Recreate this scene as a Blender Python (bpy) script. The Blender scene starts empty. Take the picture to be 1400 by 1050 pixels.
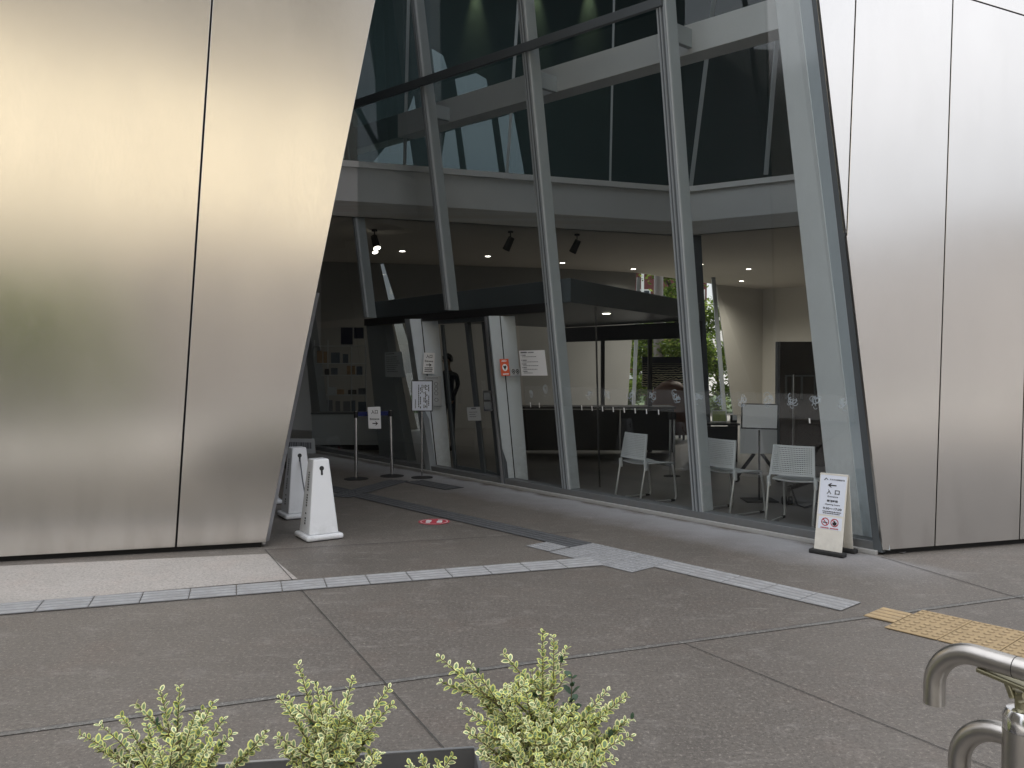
import bpy, bmesh, math, random
from mathutils import Vector, Matrix
random.seed(7)
V = Vector
R = math.radians
sc = bpy.context.scene
COL = sc.collection

# ---------------------------------------------------------------- camera
F = 1130.0
EYE = V((0, 0, 1.55))
PITCH = math.atan(25 / F)
cam_d = bpy.data.cameras.new('camera')
cam = bpy.data.objects.new('camera', cam_d)
COL.objects.link(cam)
cam.location = EYE
cam.rotation_euler = (math.pi / 2 - PITCH, 0, 0)
cam_d.sensor_width = 36
cam_d.lens = 36 * F / 1400
cam_d.clip_start = 0.05
cam_d.clip_end = 600
sc.camera = cam
FWD = V((0, math.cos(PITCH), -math.sin(PITCH)))
UP = V((0, math.sin(PITCH), math.cos(PITCH)))


def ray(px, py):
    return V((1, 0, 0)) * ((px - 700) / F) + UP * ((525 - py) / F) + FWD


def gnd(px, py, z=0.0):
    d = ray(px, py)
    return EYE + d * ((z - EYE.z) / d.z)


def dep(px, py, Y):
    d = ray(px, py)
    return EYE + d * (Y / d.y)


def onp(px, py, P, n):
    d = ray(px, py)
    return EYE + d * ((P - EYE).dot(n) / d.dot(n))


# ---------------------------------------------------------------- materials
def new_mat(name):
    m = bpy.data.materials.new(name)
    m.use_nodes = True
    nt = m.node_tree
    return m, nt, nt.nodes['Principled BSDF']


def N(nt, t, **kw):
    n = nt.nodes.new(t)
    for k, v in kw.items():
        setattr(n, k, v)
    return n


def mat(name, col, rough=0.5, metal=0.0, var=0.12, scale=6.0, bump=0.0, bscale=80.0, spec=0.5, emit=None, estr=0):
    m, nt, b = new_mat(name)
    b.inputs['Roughness'].default_value = rough
    b.inputs['Metallic'].default_value = metal
    b.inputs['Specular IOR Level'].default_value = spec
    g = N(nt, 'ShaderNodeNewGeometry')
    no = N(nt, 'ShaderNodeTexNoise')
    no.inputs['Scale'].default_value = scale
    no.inputs['Detail'].default_value = 6
    nt.links.new(g.outputs['Position'], no.inputs['Vector'])
    mx = N(nt, 'ShaderNodeMix', data_type='RGBA')
    c = V(col)
    mx.inputs[6].default_value = (*(c * (1 - var)), 1)
    mx.inputs[7].default_value = (*[min(1, x * (1 + var)) for x in col], 1)
    nt.links.new(no.outputs['Fac'], mx.inputs[0])
    nt.links.new(mx.outputs[2], b.inputs['Base Color'])
    if bump:
        n2 = N(nt, 'ShaderNodeTexNoise')
        n2.inputs['Scale'].default_value = bscale
        nt.links.new(g.outputs['Position'], n2.inputs['Vector'])
        bp = N(nt, 'ShaderNodeBump')
        bp.inputs['Strength'].default_value = bump
        bp.inputs['Distance'].default_value = 0.01
        nt.links.new(n2.outputs['Fac'], bp.inputs['Height'])
        nt.links.new(bp.outputs['Normal'], b.inputs['Normal'])
    if emit:
        b.inputs['Emission Color'].default_value = (*emit, 1)
        b.inputs['Emission Strength'].default_value = estr
    return m


def steel_mat():
    m, nt, b = new_mat('brushed_steel')
    b.inputs['Metallic'].default_value = 1
    g = N(nt, 'ShaderNodeNewGeometry')
    no = N(nt, 'ShaderNodeTexNoise')
    no.inputs['Scale'].default_value = 1.3
    no.inputs['Detail'].default_value = 4
    nt.links.new(g.outputs['Position'], no.inputs['Vector'])
    mx = N(nt, 'ShaderNodeMix', data_type='RGBA')
    mx.inputs[6].default_value = (0.68, 0.665, 0.64, 1)
    mx.inputs[7].default_value = (0.74, 0.725, 0.70, 1)
    nt.links.new(no.outputs['Fac'], mx.inputs[0])
    nt.links.new(mx.outputs[2], b.inputs['Base Color'])
    # brushed grain: fine noise drawn out along the vertical, plus cloudy wipe marks
    def stretched(sx, sz, det):
        mp = N(nt, 'ShaderNodeMapping')
        mp.inputs['Scale'].default_value = (sx, sx, sz)
        nt.links.new(g.outputs['Position'], mp.inputs[0])
        n = N(nt, 'ShaderNodeTexNoise')
        n.inputs['Scale'].default_value = 1
        n.inputs['Detail'].default_value = det
        nt.links.new(mp.outputs[0], n.inputs['Vector'])
        return n
    n3 = stretched(220, 14, 2)
    n4 = stretched(1.6, .5, 6)
    ad = N(nt, 'ShaderNodeMath', operation='ADD')
    nt.links.new(n3.outputs['Fac'], ad.inputs[0])
    nt.links.new(n4.outputs['Fac'], ad.inputs[1])
    mr = N(nt, 'ShaderNodeMapRange')
    mr.inputs[1].default_value = 0.6
    mr.inputs[2].default_value = 1.4
    mr.inputs[3].default_value = 0.175
    mr.inputs[4].default_value = 0.245
    nt.links.new(ad.outputs[0], mr.inputs[0])
    nt.links.new(mr.outputs[0], b.inputs['Roughness'])
    # splash dirt and faint run marks towards the foot
    sp = N(nt, 'ShaderNodeSeparateXYZ')
    nt.links.new(g.outputs['Position'], sp.inputs[0])
    n5 = stretched(5, 1.1, 8)
    zr = N(nt, 'ShaderNodeMapRange')
    zr.inputs[1].default_value = 0.0
    zr.inputs[2].default_value = 0.75
    zr.inputs[3].default_value = 0.42
    zr.inputs[4].default_value = 0.03
    nt.links.new(sp.outputs[2], zr.inputs[0])
    dr = N(nt, 'ShaderNodeMapRange')
    dr.inputs[1].default_value = 0.45
    dr.inputs[2].default_value = 0.75
    nt.links.new(n5.outputs['Fac'], dr.inputs[0])
    dm = N(nt, 'ShaderNodeMath', operation='MULTIPLY')
    nt.links.new(zr.outputs[0], dm.inputs[0])
    nt.links.new(dr.outputs[0], dm.inputs[1])
    dx = N(nt, 'ShaderNodeMix', data_type='RGBA')
    dx.inputs[7].default_value = (0.30, 0.28, 0.26, 1)
    nt.links.new(dm.outputs[0], dx.inputs[0])
    nt.links.new(mx.outputs[2], dx.inputs[6])
    nt.links.new(dx.outputs[2], b.inputs['Base Color'])
    # slow waviness of the sheet
    n2 = N(nt, 'ShaderNodeTexNoise')
    n2.inputs['Scale'].default_value = 0.55
    n2.inputs['Detail'].default_value = 1
    nt.links.new(g.outputs['Position'], n2.inputs['Vector'])
    bp = N(nt, 'ShaderNodeBump')
    bp.inputs['Strength'].default_value = 0.22
    bp.inputs['Distance'].default_value = 0.06
    nt.links.new(n2.outputs['Fac'], bp.inputs['Height'])
    nt.links.new(bp.outputs['Normal'], b.inputs['Normal'])
    return m


def glass_mat(name, tint, k=1.0):
    m = bpy.data.materials.new(name)
    m.use_nodes = True
    nt = m.node_tree
    nt.nodes.clear()
    out = N(nt, 'ShaderNodeOutputMaterial')
    tr = N(nt, 'ShaderNodeBsdfTransparent')
    tr.inputs[0].default_value = (*tint, 1)
    gl = N(nt, 'ShaderNodeBsdfGlossy')
    gl.inputs['Roughness'].default_value = 0.0
    gl.inputs[0].default_value = (k, k, k, 1)
    lw = N(nt, 'ShaderNodeLayerWeight')
    pw = N(nt, 'ShaderNodeMath', operation='POWER')
    pw.inputs[1].default_value = 5
    nt.links.new(lw.outputs['Facing'], pw.inputs[0])
    fr = N(nt, 'ShaderNodeMath', operation='MULTIPLY_ADD')
    fr.inputs[1].default_value = 0.85
    fr.inputs[2].default_value = 0.075
    nt.links.new(pw.outputs[0], fr.inputs[0])
    mx = N(nt, 'ShaderNodeMixShader')
    nt.links.new(fr.outputs[0], mx.inputs[0])
    nt.links.new(tr.outputs[0], mx.inputs[1])
    nt.links.new(gl.outputs[0], mx.inputs[2])
    nt.links.new(mx.outputs[0], out.inputs[0])
    return m


def veil_mat(name, col, a):
    m = bpy.data.materials.new(name)
    m.use_nodes = True
    nt = m.node_tree
    nt.nodes.clear()
    out = N(nt, 'ShaderNodeOutputMaterial')
    tr = N(nt, 'ShaderNodeBsdfTransparent')
    di = N(nt, 'ShaderNodeBsdfDiffuse')
    di.inputs[0].default_value = (*col, 1)
    mx = N(nt, 'ShaderNodeMixShader')
    mx.inputs[0].default_value = a
    nt.links.new(tr.outputs[0], mx.inputs[1])
    nt.links.new(di.outputs[0], mx.inputs[2])
    nt.links.new(mx.outputs[0], out.inputs[0])
    return m


GLEAM = (-.8, .6)


def ground_mat(name, base, pale, gleam=None, speck=0.35):
    """worn exposed-aggregate concrete: blotches, grit, pale specks"""
    m, nt, b = new_mat(name)
    b.inputs['Roughness'].default_value = 0.56
    b.inputs['Specular IOR Level'].default_value = 0.6
    g = N(nt, 'ShaderNodeNewGeometry')

    def noise(scale, det, rough=0.6):
        n = N(nt, 'ShaderNodeTexNoise')
        n.inputs['Scale'].default_value = scale
        n.inputs['Detail'].default_value = det
        n.inputs['Roughness'].default_value = rough
        nt.links.new(g.outputs['Position'], n.inputs['Vector'])
        return n

    def ramp(src, a, bb, lo=0.0, hi=1.0):
        r = N(nt, 'ShaderNodeMapRange')
        r.inputs[1].default_value = a
        r.inputs[2].default_value = bb
        r.inputs[3].default_value = lo
        r.inputs[4].default_value = hi
        nt.links.new(src, r.inputs[0])
        return r.outputs[0]

    def mix(fac, c0, c1):
        x = N(nt, 'ShaderNodeMix', data_type='RGBA')
        nt.links.new(fac, x.inputs[0])
        for i, c in ((6, c0), (7, c1)):
            if isinstance(c, tuple):
                x.inputs[i].default_value = (*c, 1)
            else:
                nt.links.new(c, x.inputs[i])
        return x.outputs[2]
    b0 = tuple(c * 0.86 for c in base)
    b1 = tuple(c * 1.12 for c in base)
    c = mix(ramp(noise(0.7, 5).outputs['Fac'], 0.3, 0.7), b0, b1)
    warm = (base[0] * 1.12, base[1] * 0.98, base[2] * 0.93)
    c = mix(ramp(noise(1.9, 4).outputs['Fac'], 0.52, 0.75, 0, 0.5), c, warm)
    c = mix(ramp(noise(1.1, 8, 0.7).outputs['Fac'], 0.46, 0.33, 0, 0.45), c, tuple(x * 0.66 for x in base))
    c = mix(ramp(noise(4.2, 10, 0.78).outputs['Fac'], 0.54, 0.72, 0, 0.6), c, pale)
    c = mix(ramp(noise(14.0, 8, 0.75).outputs['Fac'], 0.58, 0.72, 0, 0.5), c, pale)
    c = mix(ramp(noise(55, 5, 0.85).outputs['Fac'], 0.52, 0.36, 0, 0.85), c, tuple(x * 0.45 for x in base))
    c = mix(ramp(noise(48, 5, 0.9).outputs['Fac'], 0.545, 0.64, 0, min(1, speck * 2.4)), c, tuple(min(1, x * 2.5) for x in base))
    # long pale scuffs and a few dark drip stains
    mpg = N(nt, 'ShaderNodeMapping')
    mpg.inputs['Scale'].default_value = (1.5, 5.5, 1)
    mpg.inputs['Rotation'].default_value = (0, 0, .35)
    nt.links.new(g.outputs['Position'], mpg.inputs[0])
    nsc = noise(1.6, 9, 0.78)
    nt.links.new(mpg.outputs[0], nsc.inputs['Vector'])
    c = mix(ramp(nsc.outputs['Fac'], 0.56, 0.70, 0, 0.55), c, pale)
    vo = N(nt, 'ShaderNodeTexVoronoi')
    vo.inputs['Scale'].default_value = 1.7
    nt.links.new(g.outputs['Position'], vo.inputs['Vector'])
    c = mix(ramp(vo.outputs['Distance'], 0.045, 0.02, 0, 0.45), c, tuple(x * 0.4 for x in base))
    if gleam:
        # sky gleam along the foot of the glass front, painted into the colour
        P, n, w = gleam
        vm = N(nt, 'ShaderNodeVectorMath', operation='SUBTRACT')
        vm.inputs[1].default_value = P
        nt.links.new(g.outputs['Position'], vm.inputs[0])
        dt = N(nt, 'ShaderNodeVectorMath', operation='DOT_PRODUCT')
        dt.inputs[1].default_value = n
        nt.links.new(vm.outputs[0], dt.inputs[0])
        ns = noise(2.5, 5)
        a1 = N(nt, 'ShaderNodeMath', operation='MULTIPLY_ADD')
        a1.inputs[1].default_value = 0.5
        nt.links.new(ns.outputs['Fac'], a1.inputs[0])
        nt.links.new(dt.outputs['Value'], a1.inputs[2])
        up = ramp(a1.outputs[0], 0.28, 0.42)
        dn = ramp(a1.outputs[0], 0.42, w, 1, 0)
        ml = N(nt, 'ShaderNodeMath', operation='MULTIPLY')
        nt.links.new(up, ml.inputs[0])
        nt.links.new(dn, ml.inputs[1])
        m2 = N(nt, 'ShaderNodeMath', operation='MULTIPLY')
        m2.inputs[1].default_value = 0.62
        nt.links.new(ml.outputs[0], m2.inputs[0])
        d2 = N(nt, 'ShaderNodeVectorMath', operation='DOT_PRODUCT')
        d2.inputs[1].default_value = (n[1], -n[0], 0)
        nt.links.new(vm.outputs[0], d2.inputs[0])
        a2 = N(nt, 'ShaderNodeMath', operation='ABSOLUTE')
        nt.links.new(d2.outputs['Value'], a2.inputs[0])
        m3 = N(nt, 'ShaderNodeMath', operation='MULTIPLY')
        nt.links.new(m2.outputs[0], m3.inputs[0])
        nt.links.new(ramp(d2.outputs['Value'], GLEAM[0], GLEAM[1]), m3.inputs[1])
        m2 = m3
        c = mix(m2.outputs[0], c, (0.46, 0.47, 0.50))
    nt.links.new(c, b.inputs['Base Color'])
    bp = N(nt, 'ShaderNodeBump')
    bp.inputs['Strength'].default_value = 0.5
    bp.inputs['Distance'].default_value = 0.006
    nt.links.new(noise(110, 4, 0.7).outputs['Fac'], bp.inputs['Height'])
    nt.links.new(bp.outputs['Normal'], b.inputs['Normal'])
    return m


M = {}
M['steel'] = steel_mat()
M['joint'] = mat('dark_joint', (0.012, 0.012, 0.012), 0.9)
M['recess'] = mat('recess_metal', (0.50, 0.50, 0.50), 0.6, 0.0, 0.06, 2)
M['edge_steel'] = mat('edge_steel', (0.42, 0.43, 0.45), 0.4, 0.8)
M['frame'] = mat('grey_frame_paint', (0.45, 0.485, 0.50), 0.55, 0.0, 0.05, 3)
M['frame_pale'] = mat('pale_frame_paint', (0.84, 0.87, 0.88), 0.55, 0, 0.05, 3)
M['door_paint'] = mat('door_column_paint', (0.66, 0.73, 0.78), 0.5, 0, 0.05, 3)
M['door_paint2'] = mat('door_column_dark_paint', (0.46, 0.52, 0.55), 0.5, 0, 0.05, 3)  # darker grey-blue for the second door column
M['frame_dark'] = mat('dark_frame_paint', (0.10, 0.113, 0.122), 0.45, 0.2, 0.06, 3)
M['frame_mid'] = mat('mid_frame_paint', (0.27, 0.295, 0.31), 0.55, 0.0, 0.06, 3)
M['beam'] = mat('pale_beam_paint', (0.56, 0.57, 0.57), 0.5, 0, 0.05, 2)
M['fascia'] = mat('dark_fascia_metal', (0.105, 0.122, 0.133), 0.35, 0.4, 0.06, 2)
M['black'] = mat('black_satin', (0.014, 0.014, 0.015), 0.4)
M['rubber'] = mat('black_rubber', (0.02, 0.02, 0.02), 0.75)
M['wall'] = mat('pale_plaster', (0.54, 0.52, 0.47), 0.8, 0, 0.05, 1.2, 0.05)
M['wall_dark'] = mat('grey_plaster', (0.36, 0.36, 0.35), 0.8, 0, 0.06, 1.2, 0.05)
M['wall_black'] = mat('dark_plaster', (0.115, 0.15, 0.15), 0.8, 0, 0.1, 1.2)
M['ceil'] = mat('ceiling_plaster', (0.56, 0.52, 0.46), 0.85, 0, 0.04, 1.0)
M['spandrel'] = mat('spandrel_panel', (0.68, 0.69, 0.69), 0.6, 0, 0.05, 2)
M['lobby_floor'] = mat('lobby_floor_stone', (0.13, 0.125, 0.12), 0.45, 0, 0.15, 3)
M['glass'] = glass_mat('clear_glass', (0.87, 0.90, 0.90), 0.9)
M['glass_dark'] = glass_mat('dark_green_glass', (0.41, 0.50, 0.515), 0.9)
M['glass_slit'] = glass_mat('grey_green_glass', (0.17, 0.185, 0.19), 0.6)
M['glass_door'] = glass_mat('door_glass', (0.5, 0.55, 0.55), 0.35)
M['veil'] = veil_mat('frosted_film', (0.8, 0.82, 0.82), 0.06)
M['decal'] = veil_mat('white_decal', (0.62, 0.70, 0.76), 0.42)
M['white'] = mat('white_paint', (0.80, 0.80, 0.79), 0.4, 0, 0.02)
M['white_plastic'] = mat('white_plastic', (0.83, 0.85, 0.87), 0.42, 0, 0.05, 9, 0.03)
M['cream'] = mat('cream_board', (0.78, 0.76, 0.69), 0.45, 0, 0.02)
M['paper'] = mat('white_paper', (0.88, 0.89, 0.90), 0.6, 0, 0.02)
M['paper_blue'] = mat('cool_white_paper', (0.76, 0.81, 0.91), 0.5, 0, 0.02)
M['paper_grey'] = mat('greyish_paper', (0.50, 0.53, 0.55), 0.6, 0, 0.03)
M['ink'] = mat('black_ink', (0.012, 0.012, 0.014), 0.6)
M['ink_grey'] = mat('grey_ink', (0.16, 0.17, 0.19), 0.6)
M['red'] = mat('red_print', (0.46, 0.05, 0.07), 0.6)
M['orange_red'] = mat('orange_red_sticker', (0.72, 0.10, 0.03), 0.5)
M['navy_belt'] = mat('navy_belt', (0.012, 0.02, 0.11), 0.7)
M['chair_tube'] = mat('bright_chair_tube', (0.68, 0.68, 0.67), 0.38, 0.8, 0.03)
M['chrome'] = mat('chrome', (0.72, 0.72, 0.72), 0.16, 1.0, 0.03)
M['satin_steel'] = mat('satin_steel_tube', (0.50, 0.48, 0.45), 0.34, 1.0, 0.08, 30, 0.02)
M['brass'] = mat('dull_brass', (0.36, 0.34, 0.23), 0.42, 1.0, 0.12, 30)
M['chair'] = mat('grey_chair_plastic', (0.58, 0.60, 0.61), 0.5, 0, 0.04)
M['tactile'] = mat('grey_tactile', (0.42, 0.43, 0.435), 0.75, 0, 0.16, 7, 0.2)
M['tactile_dark'] = mat('dark_tactile', (0.05, 0.052, 0.055), 0.6, 0.2, 0.2, 8, 0.1)
M['tactile_yellow'] = mat('ochre_tactile', (0.50, 0.31, 0.095), 0.75, 0, 0.16, 9, 0.2)
for k_, c_, g_ in (('tactile', (0.335, 0.34, 0.345), .66), ('tactile_dark', (0.085, 0.088, 0.092), .5), ('tactile_yellow', (0.47, 0.345, 0.19), .52)):
    M[k_] = mat('raised_' + k_, c_, 0.75, 0, 0.22, 7, 0.2)
    M[k_ + '_shaded'] = mat('shaded_' + k_, tuple(x * g_ for x in c_), 0.85, 0, 0.3, 9)  # darker copy paints in the shade between bars and on stud sides
    M[k_ + '_field'] = mat('field_' + k_, tuple(x * .80 for x in c_), 0.8, 0, 0.25, 9)
M['soil'] = mat('potting_soil', (0.035, 0.027, 0.02), 0.95, 0, 0.3, 30, 0.6, 60)
M['planter'] = mat('planter_metal', (0.20, 0.20, 0.205), 0.5, 0.2, 0.1, 5)
M['planter_lip'] = mat('planter_lip_metal', (0.45, 0.46, 0.47), 0.35, 0.7, 0.1, 5)
M['stem'] = mat('shrub_stem', (0.14, 0.12, 0.06), 0.8)
M['leaf_in'] = mat('leaf_green', (0.20, 0.29, 0.14), 0.5, 0, 0.35, 60)
M['leaf_out'] = mat('leaf_cream_margin', (0.82, 0.81, 0.42), 0.5, 0, 0.18, 45)
M['leaf_out2'] = mat('leaf_yellow_margin', (0.72, 0.74, 0.22), 0.5, 0, 0.22, 45)
M['leaf_dk'] = mat('leaf_plain_green', (0.04, 0.085, 0.045), 0.5, 0, 0.2, 60)


def leaf_mat(name, c0, c1):
    m = bpy.data.materials.new(name)
    m.use_nodes = True
    nt = m.node_tree
    nt.nodes.clear()
    out = N(nt, 'ShaderNodeOutputMaterial')
    g = N(nt, 'ShaderNodeNewGeometry')
    no = N(nt, 'ShaderNodeTexNoise')
    no.inputs['Scale'].default_value = 3.0
    nt.links.new(g.outputs['Position'], no.inputs['Vector'])
    mx = N(nt, 'ShaderNodeMix', data_type='RGBA')
    mx.inputs[6].default_value = (*c0, 1)
    mx.inputs[7].default_value = (*c1, 1)
    nt.links.new(no.outputs['Fac'], mx.inputs[0])
    di, tl, sh = N(nt, 'ShaderNodeBsdfDiffuse'), N(nt, 'ShaderNodeBsdfTranslucent'), N(nt, 'ShaderNodeMixShader')
    for q in (di, tl):
        nt.links.new(mx.outputs[2], q.inputs[0])
    sh.inputs[0].default_value = 0.5
    nt.links.new(di.outputs[0], sh.inputs[1])
    nt.links.new(tl.outputs[0], sh.inputs[2])
    nt.links.new(sh.outputs[0], out.inputs[0])
    return m


M['tree_leaf'] = leaf_mat('tree_leaf', (0.06, 0.11, 0.02), (0.20, 0.28, 0.06))
M['tree_leaf2'] = leaf_mat('tree_leaf_pale', (0.16, 0.24, 0.05), (0.38, 0.44, 0.12))
M['bark'] = mat('tree_bark', (0.09, 0.075, 0.06), 0.9, 0, 0.3, 12)
M['brick'] = mat('red_brick', (0.15, 0.045, 0.042), 0.8, 0, 0.25, 9)
M['cream_render'] = mat('cream_render', (0.88, 0.77, 0.56), 0.85, 0, 0.07, 0.4)
M['grey_render'] = mat('grey_render', (0.36, 0.33, 0.33), 0.85, 0, 0.1, 0.4)
M['brown_render'] = mat('brown_grey_render', (0.19, 0.17, 0.16), 0.85, 0, 0.12, 0.4)
M['dim_render'] = mat('dim_render', (0.13, 0.12, 0.10), 0.85, 0, 0.1, 0.4)
M['pale_render'] = mat('pale_grey_render', (0.74, 0.70, 0.67), 0.85, 0, 0.08, 0.4)
M['sill'] = mat('sill_metal', (0.14, 0.15, 0.157), 0.55, 0, 0.12, 4)
M['window_glass'] = mat('window_dark_glass', (0.05, 0.06, 0.07), 0.12, 0, 0.1)
M['skin'] = mat('skin', (0.45, 0.29, 0.21), 0.55)
M['hair'] = mat('black_hair', (0.012, 0.01, 0.009), 0.5)
M['navy_cloth'] = mat('navy_cloth', (0.018, 0.022, 0.05), 0.85, 0, 0.2, 20)
M['dark_cloth'] = mat('dark_cloth', (0.07, 0.075, 0.085), 0.85, 0, 0.2, 20)
M['grey_cloth'] = mat('grey_cloth', (0.14, 0.14, 0.14), 0.85, 0, 0.1, 20)
M['brown'] = mat('brown_leather', (0.13, 0.055, 0.03), 0.5, 0, 0.1, 9)
M['lamp'] = mat('lit_lens', (0.9, 0.88, 0.8), 0.4, emit=(1, 0.93, 0.8), estr=9)
M['tan'] = mat('tan_print', (0.34, 0.22, 0.12), 0.6, 0, 0.5, 22)
M['slate'] = mat('slate_print', (0.10, 0.13, 0.17), 0.6, 0, 0.5, 22)


def wave_mat():
    m, nt, b = new_mat('seascape_print')
    tc = N(nt, 'ShaderNodeTexCoord')
    sp = N(nt, 'ShaderNodeSeparateXYZ')
    nt.links.new(tc.outputs['Generated'], sp.inputs[0])
    wv = N(nt, 'ShaderNodeTexWave', wave_type='BANDS', bands_direction='Z')
    wv.inputs['Scale'].default_value = 4.2
    wv.inputs['Distortion'].default_value = 5.5
    wv.inputs['Detail'].default_value = 4
    wv.inputs['Detail Scale'].default_value = 1.6
    mp = N(nt, 'ShaderNodeMapping')
    mp.inputs['Scale'].default_value = (2.2, 2.2, 1)
    nt.links.new(tc.outputs['Generated'], mp.inputs[0])
    nt.links.new(mp.outputs[0], wv.inputs['Vector'])
    r = N(nt, 'ShaderNodeMapRange')
    r.inputs[1].default_value = 0.55
    r.inputs[2].default_value = 0.75
    nt.links.new(wv.outputs['Fac'], r.inputs[0])
    g = N(nt, 'ShaderNodeMapRange')
    g.inputs[1].default_value = 0.85
    g.inputs[2].default_value = 0.35
    nt.links.new(sp.outputs[2], g.inputs[0])
    ml = N(nt, 'ShaderNodeMath', operation='MULTIPLY')
    nt.links.new(r.outputs[0], ml.inputs[0])
    nt.links.new(g.outputs[0], ml.inputs[1])
    mx = N(nt, 'ShaderNodeMix', data_type='RGBA')
    mx.inputs[6].default_value = (0.012, 0.02, 0.032, 1)
    mx.inputs[7].default_value = (0.90, 0.88, 0.62, 1)
    nt.links.new(ml.outputs[0], mx.inputs[0])
    nt.links.new(mx.outputs[2], b.inputs['Base Color'])
    b.inputs['Roughness'].default_value = 0.4
    return m




def grime(m, ztop, k=0.6, col=(0.16, 0.145, 0.125)):
    nt = m.node_tree
    b = nt.nodes['Principled BSDF']
    src = b.inputs['Base Color'].links[0].from_socket
    g = N(nt, 'ShaderNodeNewGeometry')
    sp = N(nt, 'ShaderNodeSeparateXYZ')
    nt.links.new(g.outputs['Position'], sp.inputs[0])
    zr = N(nt, 'ShaderNodeMapRange')
    zr.inputs[1].default_value = 0.0
    zr.inputs[2].default_value = ztop
    zr.inputs[3].default_value = 1.0
    zr.inputs[4].default_value = 0.10
    nt.links.new(sp.outputs[2], zr.inputs[0])
    no = N(nt, 'ShaderNodeTexNoise')
    no.inputs['Scale'].default_value = 9
    no.inputs['Detail'].default_value = 9
    no.inputs['Roughness'].default_value = 0.75
    nt.links.new(g.outputs['Position'], no.inputs['Vector'])
    nr = N(nt, 'ShaderNodeMapRange')
    nr.inputs[1].default_value = 0.38
    nr.inputs[2].default_value = 0.70
    nr.inputs[4].default_value = k
    nt.links.new(no.outputs['Fac'], nr.inputs[0])
    ml = N(nt, 'ShaderNodeMath', operation='MULTIPLY')
    nt.links.new(zr.outputs[0], ml.inputs[0])
    nt.links.new(nr.outputs[0], ml.inputs[1])
    mx = N(nt, 'ShaderNodeMix', data_type='RGBA')
    mx.inputs[7].default_value = (*col, 1)
    nt.links.new(ml.outputs[0], mx.inputs[0])
    nt.links.new(src, mx.inputs[6])
    nt.links.new(mx.outputs[2], b.inputs['Base Color'])


for k_, z_, f_ in (('white_plastic', .25, .38), ('cream', .25, .32), ('sill', .12, .8), ('frame', .7, .45), ('frame_pale', .9, .45), ('door_paint', .8, .45), ('door_paint2', .8, .45), ('tactile', .1, .55), ('tactile_yellow', .1, .45)):
    grime(M[k_], z_, f_)
M['seascape'] = wave_mat()

# ---------------------------------------------------------------- mesh builder
ORG = {}


def children_origin(o):
    return ORG.get(o.name, V((0, 0, 0)))


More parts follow.
